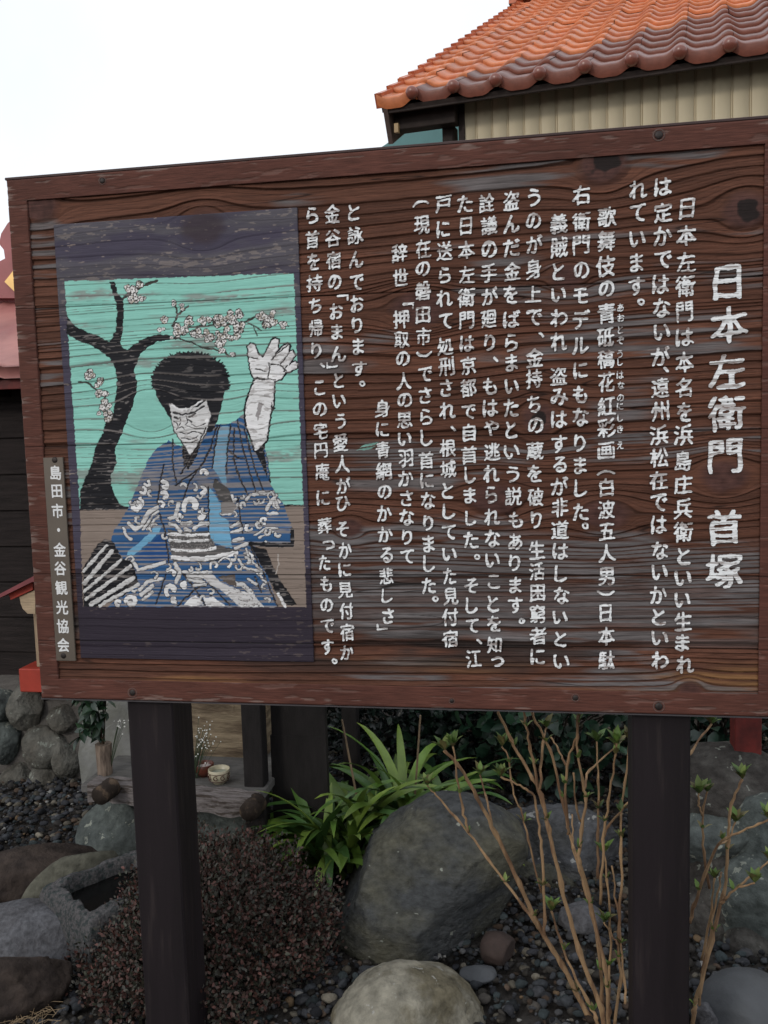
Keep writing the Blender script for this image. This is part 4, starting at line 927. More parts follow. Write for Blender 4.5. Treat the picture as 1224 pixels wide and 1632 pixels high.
# stones on the left
rock('boulder', 'low dark reddish rock lying in the pebbles at the left edge', 'boulder', PZ(62, 1392, .03), (.26, .15, .085), 81, brown_m, .25, rough=.08, cuts=5)
rock('boulder', 'flat pale grey stone left of the stone basin', 'boulder', PZ(48, 1490, .035), (.20, .13, .085), 82, grey_m, -.15, rough=.06, cuts=8)
rock('boulder', 'rough dark brown rock at the lower left edge', 'boulder', PZ(18, 1575, .05), (.15, .10, .105), 83, brown_m, .6, rough=.16, cuts=6)
rock('stone', 'small tan stone in front of the rough brown rock', 'stone', PZ(58, 1575, .02), (.032, .03, .034), 84, mat('tan_stone', (.16, .12, .08), .9, .3, 20, .003, 60), .4, sub=4)
rock('slab', 'olive grey slab leaning behind the stone basin', 'slab', PZ(112, 1412, .04), (.05, .17, .10), 85, olive_m, -.85, (.35, 0), rough=.05, cuts=8)

# stone basin with a square hole
bc = PZ(186, 1438, 0.10); nb = 72
u = np.linspace(-1, 1, nb); U, Vv = np.meshgrid(u, u, indexing='ij')
hole = np.clip((.68 + .12 * (fbm(U * 3, Vv * 3, 1., 2) - .5) - np.maximum(np.abs(U + .05), np.abs(Vv) * .9)) / .05, 0, 1)
edge = np.clip((np.maximum(np.abs(U), np.abs(Vv)) - .88) / .12, 0, 1) ** 2
v = np.stack([U * .155 * (1 - .0 * edge), Vv * .165, .165 - .13 * hole - .035 * edge + .03 * (fbm(U * 4, Vv * 4, 5., 4) - .5)], -1).reshape(-1, 3)
v2, sf, ring = skirt(v, nb, nb, 0.0)
v2[len(v):, 1] = v[ring][:, 1] * 1.04; v2[len(v):, 0] *= 1.04; v2[len(v):, 2] = -.05
v2 = v2 @ rotz(-.62).T + np.array([bc[0], bc[1], 0.0])
basin_m = mat('speckled_basin_stone', (0.080, 0.076, 0.077), 0.95, 0.5, 160, 0.006, 100, spec=0.1, second=(0.035, 0.042, 0.042), s2scale=70, s2pos=(.46, .6))
basin = tag(link('stone_basin', np_mesh('stone_basin', v2, [grid_faces(nb, nb), sf], True), basin_m), 'square grey stone basin with a dark hollow, behind the left post', 'stone basin')
k = MB(); k.box(np.array([-.115, -.125, .03]), np.array([.10, .125, .122]), R=None)
k.v = [np.concatenate(k.v) @ rotz(-.62).T + np.array([bc[0], bc[1], 0.0])]; k.build('water', mat('black_basin_water', (0.004, 0.004, 0.004), .25, 0, spec=.25), basin)

# ================================================================== altar behind the left post
altar = empty('stone_altar', PZ(270, 1390), 'low stone altar with a weathered timber front edge and log ends', 'altar')
rock('base_stone', None, None, PY(205, 1335, 1.06), (.185, .14, .155), 91, lichen_m, .1, parent=altar, rough=.05, cuts=9, cut=(.6, .8))
rock('base_stone', None, None, PY(370, 1345, 1.06), (.19, .14, .135), 92, lichen_m, -.2, parent=altar, rough=.06, cuts=9, cut=(.6, .8))
old_m = mat('silvered_timber', (0.175, 0.155, 0.150), 0.85, 0.45, 24, 0.004, 60, (1, 8, 8), 0.15, second=(0.065, 0.052, 0.045), s2scale=10, s2pos=(.48, .6))
log_m = mat('rotting_log', (0.028, 0.021, 0.017), 0.9, 0.5, 20, 0.006, 50, spec=0.15, second=(0.085, 0.06, 0.042), s2scale=22, s2pos=(.52, .62))
def beam(px0, py0, px1, py1, y0, y1, h, d, name, m, parent, seg=26):
    a, b = PY(px0, py0, y0), PY(px1, py1, y1); ax = b - a; L = np.linalg.norm(ax); ax /= L; nn = np.array([-ax[1], ax[0], 0]); nn /= np.linalg.norm(nn)
    V = []
    for i in range(seg + 1):
        p = a + ax * L * i / seg
        for (q, r) in ((0, 0), (0, 1), (1, 1), (1, 0)):
            j = vnoise(i * .7, q * 3.1, r * 5.7) - .5
            V.append(p + nn * d * q + np.array([0, 0, h * (r - .5)]) + nn * .010 * j + np.array([0, 0, .010 * j]))
    f = [[i * 4 + c, i * 4 + (c + 1) % 4, i * 4 + 4 + (c + 1) % 4, i * 4 + 4 + c] for i in range(seg) for c in range(4)] + [[3, 2, 1, 0], [seg * 4 + c for c in range(4)]]
    k = MB(); k.add(V, f); return k.build(name, m, parent)
beam(140, 1262, 402, 1290, .90, .84, .062, .07, 'front_beam', old_m, altar)
shelf_z = PY(270, 1262, .92)[2] + .012
k = MB(); a, b = PY(140, 1250, .97), PY(410, 1262, .92)
k.box(np.array([a[0], .92, shelf_z - .03]), np.array([b[0] + .02, 1.42, shelf_z]), .004); k.build('shelf', mat('grey_shelf_board', (0.10, 0.095, 0.09), .9, .4, 14, .003, 50, (1, 4, 1)), altar)
for px, py in ((155, 1272), (393, 1298)):
    p = PY(px, py, .80); k = MB(); t = np.linspace(0, 1, 9)
    pts = np.stack([p[0] + .01 * t, .815 + .07 * t, p[2] + .004 * t], 1)
    k.tube(pts, .030 + .005 * np.array([vnoise(i * 1.3, px, 1.) for i in range(9)]), 14); k.build('log_end', log_m, altar, True)
# memorial stones
def slab_px(name, label, cat, poly, y, dep, m, bulge=.006, parent=None):
    """a stone slab whose face outline is set out at depth y; its real thickness is dep"""
    P = np.array([PY(a, b, y) for a, b in poly]); c = P.mean(0); V, Fs = [], []
    rings = [(1.0, 0.25 * dep), (1.0, .12 * dep), (.94, .02 * dep), (.6, -bulge * .6), (.25, -bulge)]
    k = len(P); V += [c + (P - c) * s + np.array([0, o, 0]) for s, o in [(1.0, dep * .8), (.9, dep)] [::-1] + rings]
    V = np.concatenate(V); m_ = len(rings) + 2
    V = V + np.stack([.006 * (vnoise(V[:, 0] * 40, V[:, 2] * 40, 1.) - .5), .008 * (vnoise(V[:, 0] * 30, V[:, 2] * 30, 2.) - .5), .006 * (vnoise(V[:, 0] * 40, V[:, 2] * 40, 3.) - .5)], 1)
    Fs = [[i * k + j, i * k + (j + 1) % k, (i + 1) * k + (j + 1) % k, (i + 1) * k + j] for i in range(m_ - 1) for j in range(k)] + [list(range(k)), list(range((m_ - 1) * k, m_ * k))]
    q = MB(); q.add(V, Fs); o = q.build(name, m, parent)
    return tag(o, label, cat) if label else o
slab_px('memorial_stone', 'tall brown banded memorial stone behind the two cups', 'memorial stone',
        [(290, 1250), (296, 1160), (292, 1040), (330, 1000), (395, 1005), (420, 1050), (425, 1150), (420, 1250)], 1.22, .12,
        mat('tan_tuff', (0.235, 0.185, 0.125), .9, .35, 10, .006, 30, (1, 1, 6), spec=.15, second=(0.115, 0.085, 0.058), s2scale=6, s2pos=(.45, .62)))
slab_px('memorial_stone', 'pale grey pointed memorial stone left of the leafy branch', 'memorial stone',
        [(128, 1262), (122, 1205), (124, 1185), (150, 1138), (165, 1120), (215, 1085), (240, 1120), (235, 1262)], 1.20, .13,
        mat('pale_memorial_granite', (0.235, 0.235, 0.225), .9, .3, 14, .005, 50, spec=.15, second=(0.15, 0.15, 0.135), s2scale=7))
# two cups
def cup(name, label, px, py, y, r, h, m, inner):
    p = PY(px, py, y); c = (p[0], p[1], shelf_z)
    o = empty(name, c, label, 'cup')
    k = MB(); k.lathe([(r * .55, 0), (r * .60, .006), (r * .78, h * .18), (r * .98, h * .55), (r, h * .97), (r * .97, h), (r * .91, h * .985), (r * .88, h * .6), (r * .6, h * .25), (0.001, h * .2)], c); k.build('bowl', m, o, True)
    k = MB(); k.lathe([(0.001, h * .70), (r * .86, h * .70), (r * .86, h * .69), (.001, h * .69)], c, 24); k.build('water' if inner == 'w' else 'salt', mat(name + '_filling', (0.30, 0.32, 0.26) if inner == 'w' else (.42, .36, .34), .25 if inner == 'w' else .9, .1, 20), o)
    return o, c
cream_cup = mat('cream_glaze', (0.42, 0.38, 0.27), .35, .12, 20, spec=.5)
o, c = cup('cup', 'cream cup with a dark brown scroll pattern, right of the red one', 350, 1245, .985, .037, .050, cream_cup, 'w')
k = MB(); rr2 = .0378
for j in range(5):                          # brushed scrolls round the belly
    a0 = -1.57 - 1.3 + j * .66; t = np.linspace(0, 1, 16); rad_ = .0095 * (1 - .6 * t); an = 4.7 * t * 1.4 + 1
    uu, vv_ = a0 + rad_ * np.cos(an) / .036, .027 + rad_ * np.sin(an)
    k.tube(np.stack([c[0] + rr2 * np.cos(uu), c[1] + rr2 * np.sin(uu), c[2] + vv_], 1), .0013, 5)
t = np.linspace(-1.57 - 1.6, -1.57 + 1.6, 30)
for hh in (.014, .040): k.tube(np.stack([c[0] + (.0348 if hh < .02 else .0378) * np.cos(t), c[1] + (.0348 if hh < .02 else .0378) * np.sin(t), c[2] + hh + 0 * t], 1), .0011, 5)
k.build('scroll_pattern', mat('brown_glaze_line', (0.06, 0.022, 0.015), .4), o)
cup('cup', 'dark red-brown cup holding white salt', 326, 1237, 1.04, .034, .044, mat('red_brown_glaze', (0.10, 0.026, 0.016), .3, .3, 24, spec=.5), 's')
# wooden vase with an evergreen branch
leafd = leaf_mat('glossy_dark_leaf', .32, .5)
p = PY(168, 1240, 1.02)
k = MB(); k.tube([[p[0], p[1], shelf_z], [p[0], p[1], shelf_z + .11]], [.026, .029], 10); o = k.build('wooden_vase', mat('split_wood_vase', (0.20, 0.15, 0.115), .85, .4, 20, .003, 60, (6, 6, 1), second=(.09, .065, .05), s2scale=12))
tag(o, 'split wooden vase holding the evergreen branch', 'vase')
br = empty('evergreen_branch', (p[0], p[1], shelf_z + .1), 'dark glossy evergreen branch in the wooden vase', 'branch')
q = np.random.default_rng(5); P_, D_, N_ = [], [], []
k = MB()
for j in range(9):
    a = q.uniform(0, 6.28); tip = np.array([p[0] + .10 * math.cos(a) * q.uniform(.4, 1.2) - .01, p[1] + .06 * math.sin(a) - .03, shelf_z + q.uniform(.12, .40)])
    st_ = np.array([p[0], p[1], shelf_z + .08]); t = np.linspace(0, 1, 7)[:, None]
    pts = st_ + (tip - st_) * t + np.array([0, 0, .06]) * np.sin(t * 3.14); k.tube(pts, .0025, 5)
    for tt in q.uniform(.25, 1, 17):
        b = st_ + (tip - st_) * tt + np.array([0, 0, .06]) * math.sin(tt * 3.14); P_.append(b)
        d = q.normal(size=3) + np.array([-.2, -.5, -.55]); D_.append(d); N_.append(q.normal(size=3) * .5 + np.array([0, -.6, .8]))
k.build('twig', log_m, br, True)
v, f = leaves(np.array(P_), np.array(D_), np.array(N_), q.uniform(.038, .062, len(P_)), .85)
link('leaves', np_mesh('leaves', v, f, True, {'tint': tints(len(P_), 8, [(.016, .036, .018), (.022, .048, .022), (.012, .028, .016)])}), leafd, br)
# white filler flowers
for (px, py, sx, sy, cnt, lab) in ((325, 1180, 16, 26, 60, 'sprig of tiny white flowers in front of the brown memorial stone'), (194, 1152, 9, 9, 16, 'sprig of tiny white flowers among the evergreen leaves')):
    o = empty('white_flower_sprig', PY(px, py + 40, .99), lab, 'flowers'); q = np.random.default_rng(px)
    pts = [PY(px + q.normal() * sx * .6, py + q.normal() * sy * .6, .98 + q.uniform(-.03, .03)) for _ in range(cnt)]
    v, f = scatter(ico(1)[0], ico(1)[1], np.eye(3)[None] * q.uniform(.0020, .0034, cnt)[:, None, None], np.array(pts)); link('blossoms', np_mesh('blossoms', v, f, True), mat('tiny_white_petals', (.62, .62, .58), .8, 0), o)
    k = MB(); root = PY(px - 18 if px > 300 else px - 20, py + 85, 1.03)
    for pt in pts[::2]: k.tube(np.stack([root + (pt - root) * t + np.array([0, 0, .015 * math.sin(3.14 * t)]) for t in np.linspace(0, 1, 5)]), .0007, 4)
    k.build('stalks', mat('thin_green_stalk', (.04, .06, .03), .8, 0), o)
# dark timber shelter at the right end of the altar
black_m = mat('tarred_timber', (0.014, 0.012, 0.012), 0.7, 0.4, 12, 0.002, 50, (4, 4, 1), 0.2)
sh = empty('timber_shelter', PY(405, 1275, .95), 'black tarred timber post and side panel beside the memorial stones', 'shelter')
pa, pb = PY(390, 1272, .96), PY(421, 1272, .96)
k = MB(); k.box(np.array([pa[0], .96, .0]), np.array([pb[0], 1.02, 1.25]), .003); k.build('post', black_m, sh)
pw = PY(520, 1200, 1.05)
k = MB(); k.box(np.array([pb[0] + .001, 1.05, .0]), np.array([pw[0], 1.08, PY(430, 1172, 1.05)[2]])); k.box(np.array([PY(432, 1150, 1.05)[0], 1.05, PY(430, 1172, 1.05)[2] + .0005]), np.array([pw[0], 1.08, 1.2])); k.build('side_panel', black_m, sh)
k = MB(); k.box(np.array([pb[0] + .002, 1.10, PY(430, 1175, 1.1)[2]]), np.array([PY(436, 1150, 1.1)[0], 1.12, PY(430, 1120, 1.1)[2]])); k.build('inner_board', mat('raw_tan_board', (.14, .085, .05), .8, .3, 12), sh)
k = MB(); k.box(np.array([PY(300, 1100, .9)[0], .85, 1.2005]), np.array([pw[0] + .03, 1.75, 1.24]), .004); k.build('roof', black_m, sh)
k = MB(); k.box(np.array([pw[0] - .06, 1.55, 0]), np.array([pw[0], 1.61, 1.2]), .003); k.build('post', black_m, sh)

# ================================================================== house with the orange tiled roof
A_ = rad(9.0)
He = np.array([math.cos(A_), -math.sin(A_), 0]); Hn = np.array([math.sin(A_), math.cos(A_), 0]); Up = np.array([0, 0, 1.0])
E0 = PY(603, 160, 4.2)                                  # left lower corner of the tiles
TH = rad(27.3); Sl = Hn * math.cos(TH) + Up * math.sin(TH); Nr = -Hn * math.sin(TH) + Up * math.cos(TH)
house = empty('tiled_house', (E0[0] + 2, E0[1] + 2, 0), 'cream grooved-siding house under a glazed tiled roof, orange above and darker brown below', 'house')
TW, EX, NC, NR_ = 0.27, 0.285, 24, 21
def hp(u, s, o): return E0 + He * u[..., None] + Sl * s[..., None] + Nr * o[..., None]
tile_m = mat('glazed_roof_tile', (0, 0, 0), 0.45, 0.22, 22, 0.0010, 50, spec=0.4, attr='tint', coat=0.10)
ns = 18
ph = np.linspace(0, 1, ns + 1)
prof = 0.042 * np.interp(ph, [0, .12, .30, .50, .72, .86, 1.0], [.35, .02, -.42, -.55, -.2, .55, .35]) # shallow pan, then a roll
prof = 0.028 * (np.cos(2 * np.pi * (ph - .90)) * .75 + .25 * np.cos(4 * np.pi * (ph - .90)))
V, Fq, Cc, o = [], [], [], 0
trng = np.random.default_rng(3)
for r in range(NR_):
    for c in range(NC):
        # darker brown tiles fill the lower courses, more of them towards the right
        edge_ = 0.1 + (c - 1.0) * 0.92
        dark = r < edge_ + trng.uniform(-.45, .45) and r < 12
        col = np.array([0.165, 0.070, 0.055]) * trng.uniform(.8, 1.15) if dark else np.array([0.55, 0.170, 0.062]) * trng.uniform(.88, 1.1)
        if not dark and trng.random() < .25: col = col * np.array([.85, .85, 1.0])
        u = c * TW + ph * TW + trng.normal(0, .002); s0 = r * EX + trng.normal(0, .003) - .03; lift = trng.normal(0, .002)
        th_ = .020 if r else .055
        rows = [(s0 + .001, .012 - th_ + (.012 if r else 0)), (s0, .022), (s0 + .006, .028), (s0 + EX * .5, .018), (s0 + EX + .03, .004)]
        vs_ = np.concatenate([hp(u, np.full(ns + 1, s), prof * (1.0 if (i or r) else .9) + h + lift) for i, (s, h) in enumerate(rows)])
        V.append(vs_); Fq.append(grid_faces(len(rows), ns + 1) + o); o += len(vs_)
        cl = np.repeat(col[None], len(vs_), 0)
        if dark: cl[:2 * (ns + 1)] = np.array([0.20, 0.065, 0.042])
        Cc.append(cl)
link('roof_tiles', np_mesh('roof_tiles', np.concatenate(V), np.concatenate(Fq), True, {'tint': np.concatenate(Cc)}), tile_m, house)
cap_m = mat('round_eave_cap', (0.20, 0.062, 0.042), .32, .2, 30, spec=.5, coat=.3)
iv3, if3 = ico(3)
for c in range(NC):
    p = hp(np.array((c + .90) * TW), np.array(-.045), np.array(.022))
    v = iv3 * np.array([.041, .030, .041]); v = np.outer(v[:, 0], He) + np.outer(v[:, 1], Sl) + np.outer(v[:, 2], Nr) + p
    link('eave_cap', np_mesh('eave_cap', v, if3, True), cap_m, house)
# verge tiles along the left edge, ridge
k = MB()
for r in range(NR_):
    a = [hp(np.array(u), np.array(r * EX - .03 + ds), np.array(h)) for u, ds, h in ((-.012, 0, -.045), (.035, 0, -.045), (.035, 0, .046), (-.012, 0, .046), (-.012, EX + .02, -.06), (.035, EX + .02, -.06), (.035, EX + .02, .024), (-.012, EX + .02, .024))]
    k.add(a, [[0, 1, 2, 3], [7, 6, 5, 4], [0, 4, 5, 1], [1, 5, 6, 2], [2, 6, 7, 3], [3, 7, 4, 0]])
k.build('verge_tiles', mat('verge_tile_glaze', (0.44, 0.11, 0.045), .35, .25, 16, spec=.5, coat=.2), house)
sR = NR_ * EX
ridge_m = mat('ridge_tile_glaze', (0.46, 0.115, 0.045), .35, .25, 18, spec=.5, coat=.2)
k = MB()
for j in range(3):
    hw_, z0_ = (.17, .13, .10)[j], .03 + j * .065
    for q in range(22):
        u0 = .25 * q - (.06 if j == 0 else 0)
        pts = [hp(np.array(uu), np.array(sR + 0.0), np.array(0.0)) + Hn * d + Up * zz for uu, d, zz in ((u0, -hw_, z0_), (u0 + .245, -hw_, z0_), (u0 + .245, hw_, z0_), (u0, hw_, z0_), (u0, -hw_ * .9, z0_ + .055), (u0 + .245, -hw_ * .9, z0_ + .055), (u0 + .245, hw_ * .9, z0_ + .055), (u0, hw_ * .9, z0_ + .055))]
        k.add(pts, [[0, 3, 2, 1], [4, 5, 6, 7], [0, 1, 5, 4], [1, 2, 6, 5], [2, 3, 7, 6], [3, 0, 4, 7]])
k.build('ridge', ridge_m, house)
k = MB()
for q in range(14):
    k.tube([hp(np.array(.36 * q + .02), np.array(sR), np.array(0.)) + Up * .25, hp(np.array(.36 * q + .37), np.array(sR), np.array(0.)) + Up * .25], [.085, .080], 14)
k.build('ridge_cap', ridge_m, house, True)
k = MB(); pts = [hp(np.array(-.10), np.array(sR), np.array(0.)) + Hn * d + Up * z for d, z in ((-.26, -.10), (.26, -.10), (.22, .06), (.15, .18), (.12, .36), (0, .42), (-.12, .36), (-.15, .18), (-.22, .06))]
k.prism(pts, He, .09); k.build('ridge_end', ridge_m, house)
# far slope (sheet), deck, fascia, bargeboard, purlins
dk_m = mat('dark_brown_eaves_timber', (0.030, 0.021, 0.018), .75, .4, 12, .001, 50, spec=.25)
def hbox(name, u0, u1, d0, d1, z0, z1, m, bev=0.0, build=True, k=None):
    """box in the house's level frame: u along the eave, d into the house, z up from the eave line"""
    k = k or MB(); R_ = np.stack([He, Hn, Up], 1); q = MB(); q.box(np.array([u0, d0, z0]), np.array([u1, d1, z1]), bev)
    k.add(np.concatenate(q.v) @ R_.T + E0, q.f)
    return k.build(name, m, house) if build else k
L_ = NC * TW
k = MB(); pts = [(0.02, -.02, -.075), (L_, -.02, -.075), (L_, sR, -.075), (0.02, sR, -.075)]
k.prism([hp(np.array(a), np.array(b), np.array(c)) for a, b, c in pts], Nr, .03); k.build('roof_deck', dk_m, house)
rdg = hp(np.array(0.0), np.array(sR), np.array(0.0)); Sl2 = Hn * math.cos(TH) - Up * math.sin(TH)
k = MB(); k.prism([rdg + He * a + Sl2 * b + Up * .0 for a, b in ((0, 0), (L_, 0), (L_, sR), (0, sR))], Up, .04); k.build('back_slope', mat('back_roof_tiles', (.40, .105, .04), .4, .3, 8), house)
hbox('fascia', .05, L_, .015, .035, -.085, -.040, dk_m, .003)
k = MB(); pts = [(-.03, -.27), (sR - .05, -.27), (sR - .05, -.05), (-.03, -.05)]
k.prism([hp(np.array(.03), np.array(a), np.array(b)) for a, b in pts], He, .03); k.build('bargeboard', mat('weathered_bargeboard', (0.075, 0.050, 0.042), .75, .4, 14, .001, 50), house)
WU, WD = 0.50, 0.22                              # wall: corner offset along the eave and setback
zg = -E0[2]
# soffit and side overhang framing
for d in (.12, .75, 1.7, 2.9):
    zt = d * math.tan(TH) - .075
    hbox('purlin', .07, WU - .021 if d < WD else WU + .2, d, d + .10, zt - .15, zt - .012, dk_m, .004)
# grooved siding
side_m = mat('cream_siding', (0.60, 0.51, 0.35), .6, .10, 5, .0006, 40, (1, 1, .15), .3)
nb_ = 58; us = []
for q in range(nb_):
    for off, dd in ((0, 0), (.0870, 0), (.0872, .014), (.0915, .014), (.0917, .0), (.0975, .0), (.0977, .014), (.1020, .014), (.1022, 0)): us.append((WU + q * .104 + off, dd))
us = np.array(us)
def wall_strip(us, base_d):
    zb, zt = zg, WD * math.tan(TH) - .085; k_ = len(us)
    P_ = E0 + np.outer(us[:, 0], He) + np.outer(base_d + us[:, 1], Hn)
    v = np.concatenate([P_ + Up * zb, P_ + Up * zt]); i = np.arange(k_ - 1)
    return v, np.stack([i, i + 1, i + 1 + k_, i + k_], 1)
v, f = wall_strip(us, WD)
link('siding_wall', np_mesh('siding_wall', v, f), side_m, house)
k = MB(); hbox('', WU, WU + nb_ * .104, WD + .012, WD + .10, zg, -.10, side_m, 0, False, k)
hbox('', WU + .012, WU + .1, WD + .1005, sR * 2 * math.cos(TH) - WD, zg, -.10, side_m, 0, False, k)
hbox('', WU + .1005, WU + nb_ * .104, sR * 2 * math.cos(TH) - WD - .1, sR * 2 * math.cos(TH) - WD, zg, -.10, side_m, 0, False, k)
q0 = [E0 + He * (WU + .012) + Hn * d + Up * z for d, z in ((WD + .02, -.0995), (sR * 2 * math.cos(TH) - WD - .02, -.0995), (sR * math.cos(TH), sR * math.sin(TH) - .12))]
k.prism(q0, He, .08); k.build('plain_wall', side_m, house)
hbox('corner_board', WU - .02, WU + .02, WD - .02, WD + .0, zg, .02, dk_m, .003)
# dark brace and drain box below the verge corner
k = MB(); hbox('', .36, .44, .23, .35, -.34, -.135, dk_m, .01, False, k)
pts = np.array([E0 + He * u + Hn * .16 + Up * z for u, z in ((.40, -.30), (.50, -.42), (.62, -.42), (.66, -.30))]); k.tube(pts, [.04, .045, .05, .04], 10)
k.build('drain_elbow', dk_m, house)
hbox('gutter_bracket', .085, .115, .05, .08, -.20, -.14, mat('brass_bracket', (.3, .2, .09), .5, .2, 20), .002)

# teal curved roof of a building beyond
teal = empty('curved_roof_shed', (0.1, 8, 0), 'teal metal curved-roof building seen below the eaves corner', 'building')
teal_m = mat('teal_sheet_roof', (0.060, 0.185, 0.190), .38, .10, 6, spec=.5)
t = np.linspace(0, 1, 20); c0 = PY(640, 262, 8.0); top = PY(690, 192, 8.0)
q0 = PY(560, 262, 8.0); q1 = PY(748, 236, 8.0)
prof_ = [np.array([q0[0] + (top[0] - q0[0]) * math.sin(a * 1.5708), 8.0, q0[2] + (top[2] - q0[2]) * (1 - math.cos(a * 1.5708)) ** .9]) for a in t]
prof_ = [np.array([x_, 8.0, z_]) for x_, z_ in zip(np.interp(t, [0, .35, .7, 1], [q0[0], PY(612, 232, 8)[0], PY(650, 204, 8)[0], top[0]]), np.interp(t, [0, .35, .7, 1], [q0[2], PY(612, 232, 8)[2], PY(650, 204, 8)[2], top[2]]))]
k = MB(); k.prism(prof_ + [top + np.array([4.2, 0, 0]), np.array([top[0] + 4.6, 8, q1[2]]), np.array([top[0] + 4.6, 8, q1[2] - .35]), np.array([q0[0], 8, q1[2] - .35])], np.array([.15, 1.0, 0]), 3.0); k.build('curved_roof', teal_m, teal)
k = MB(); k.box(np.array([q0[0] + .1, 8.05, -.1]), np.array([top[0] + 4.5, 10.8, q1[2] - .3505])); k.build('wall', mat('pale_shed_wall', (.4, .4, .37), .7, .1, 5), teal)

# ================================================================== left: hall with a red roof above a cobble wall
hall = empty('wooden_hall', (-2.2, 2.6, 0), 'dark timber hall with a faded red metal roof and gilt ridge ornament', 'hall')
hw_m = mat('blackened_wall_boards', (0.020, 0.015, 0.014), .8, .5, 6, .003, 30, (1, 1, 12), .2)
red_roof_m = mat('faded_red_roof_sheet', (0.36, 0.155, 0.135), .45, .25, 3, .001, 20, spec=.4, second=(0.30, 0.115, 0.105), s2scale=2.5)
xr = -0.80; ze = PY(15, 592, 1.80)[2]
k = MB(); k.box(np.array([-4.5, 2.05, .25]), np.array([xr - .25, 3.45, ze + .06]))
for z in np.arange(.45, ze - .05, .17): k.box(np.array([-4.5, 2.038, z]), np.array([xr - .25, 2.0495, z + .163]), .003)
k.build('wall', hw_m, hall)
for x_ in (-1.12, -2.2, -3.3):
    k = MB(); k.box(np.array([x_ - .06, 1.985, .25]), np.array([x_ + .06, 2.0375, ze + .1]), .004); k.build('wall_post', hw_m, hall)
# roof slope, gently curved, with standing seams
nx, ny = 120, 26
xs = np.linspace(-4.8, xr, nx); ty = np.linspace(0, 1, ny); yr0, yr1 = 1.80, 2.75; zr1 = PY(10, 478, 2.75)[2]
X, T = np.meshgrid(xs, ty, indexing='ij'); Zr = ze + .02 + (zr1 - ze) * (T ** 1.15) + .010 * (np.cos(X * 2 * np.pi / .24) > .86)
v = np.stack([X, yr0 + (yr1 - yr0) * T, Zr], -1).reshape(-1, 3); v2, sf, _r = skirt(v, nx, ny, 0); v2[len(v):] = v[_r] - np.array([0, 0, .05])
link('roof', np_mesh('roof', v2, [grid_faces(nx, ny)[:, ::-1], sf], False), red_roof_m, hall)
v3 = v2.copy(); v3[:, 1] = 2 * 2.76 - v3[:, 1]; link('roof', np_mesh('roof', v3, [grid_faces(nx, ny), sf], False), red_roof_m, hall)
k = MB(); k.box(np.array([-4.8, 1.83, ze - .075]), np.array([xr - .02, 1.86, ze - .032]), .002); k.build('eave_board', red_m, hall)
for q in range(16):
    k = MB(); k.box(np.array([-4.7 + q * .24, 1.88, ze - .10]), np.array([-4.65 + q * .24, 2.04, ze - .04])); k.build('rafter_end', hw_m, hall)
rr_m = mat('deep_red_ridge_metal', (0.31, 0.095, 0.095), .42, .2, 6, spec=.4)
k = MB(); z1 = PY(10, 476, 2.7)[2]; zt = PY(10, 440, 2.7)[2]
k.box(np.array([-4.8, 2.66, z1 - .1]), np.array([xr - .05, 2.86, z1 + .02]), .01); k.box(np.array([-4.8, 2.69, z1 + .0205]), np.array([xr - .05, 2.83, zt]), .006); k.box(np.array([-4.8, 2.64, zt + .0005]), np.array([xr - .05, 2.88, zt + .04]), .01)
k.build('ridge', rr_m, hall)
orn = [PY(a, b, 2.60) for a, b in ((-30, 475), (-22, 430), (-4, 418), (8, 412), (6, 398), (-2, 388), (2, 372), (12, 356), (24, 345), (60, 345), (60, 475))]
k = MB(); k.prism(orn, np.array([0, 1, 0]), .10); o = k.build('ridge_ornament', rr_m, hall)
cx_ = PY(24, 448, 2.575); k = MB(); hgt = (PY(24, 428, 2.575)[2] - PY(24, 466, 2.575)[2]) / 2
k.prism([cx_ + np.array(a) * hgt for a in ((-1, 0, 0), (0, 0, -1), (1, 0, 0), (0, 0, 1))], np.array([0, 1, 0]), .024)
k.build('gilt_diamond', mat('gilt', (.62, .40, .16), .35, .1, 20, metal=.6), o)

# cobble retaining wall
palewall_m = mat('pale_rough_cobble', (0.125, 0.121, 0.106), 0.95, 0.55, 28, 0.014, 44, spec=0.12, second=(0.085, 0.078, 0.066), s2scale=7, s2pos=(.42, .58), spots=((0.21, 0.22, 0.19), 22, .32))
cw = empty('cobble_wall', (-1.4, 1.7, 0), 'low mortared wall of rounded cobbles under the dark hall', 'stone wall')
nx, nz_ = 90, 20; X, Zw = np.meshgrid(np.linspace(-3.2, -.72, nx), np.linspace(-.05, .33, nz_), indexing='ij')
v = np.stack([X, 1.64 + .06 * Zw + .03 * (fbm(X * 5, Zw * 5, 3., 3) - .5), Zw + .02 * (fbm(X * 4, Zw * 4, 8., 2) - .5)], -1).reshape(-1, 3); v2, sf, _r = skirt(v, nx, nz_, 2.2)
link('mortar', np_mesh('mortar', v2, [grid_faces(nx, nz_), sf], True), mortar_m, cw)
for j, (px, py, sx, sz) in enumerate([(42, 1128, 32, 38), (10, 1182, 30, 36), (72, 1190, 40, 38), (30, 1242, 34, 32), (78, 1240, 32, 28), (0, 1122, 26, 30), (106, 1208, 24, 34), (100, 1145, 24, 24), (-40, 1140, 34, 34), (-50, 1215, 36, 36), (-110, 1150, 36, 32), (-125, 1220, 38, 36), (-190, 1160, 38, 34), (-200, 1225, 36, 34)]):
    sc = 3.6 / 1452
    rock('cobble', None, None, PY(px, py, 1.645), (sx * sc * 1.08, .075, sz * sc * 1.08), 200 + j, (palewall_m, lichen_m, palewall_m, palewall_m)[j % 4], 0, parent=cw, rough=.13, cuts=6, cut=(.7, .92), sub=5)
rock('bank_stone', 'dark earthy rock between the cobble wall and the pale memorial stone', 'rock', PY(122, 1225, 1.75), (.10, .12, .20), 230, brown_m, .2, rough=.12)

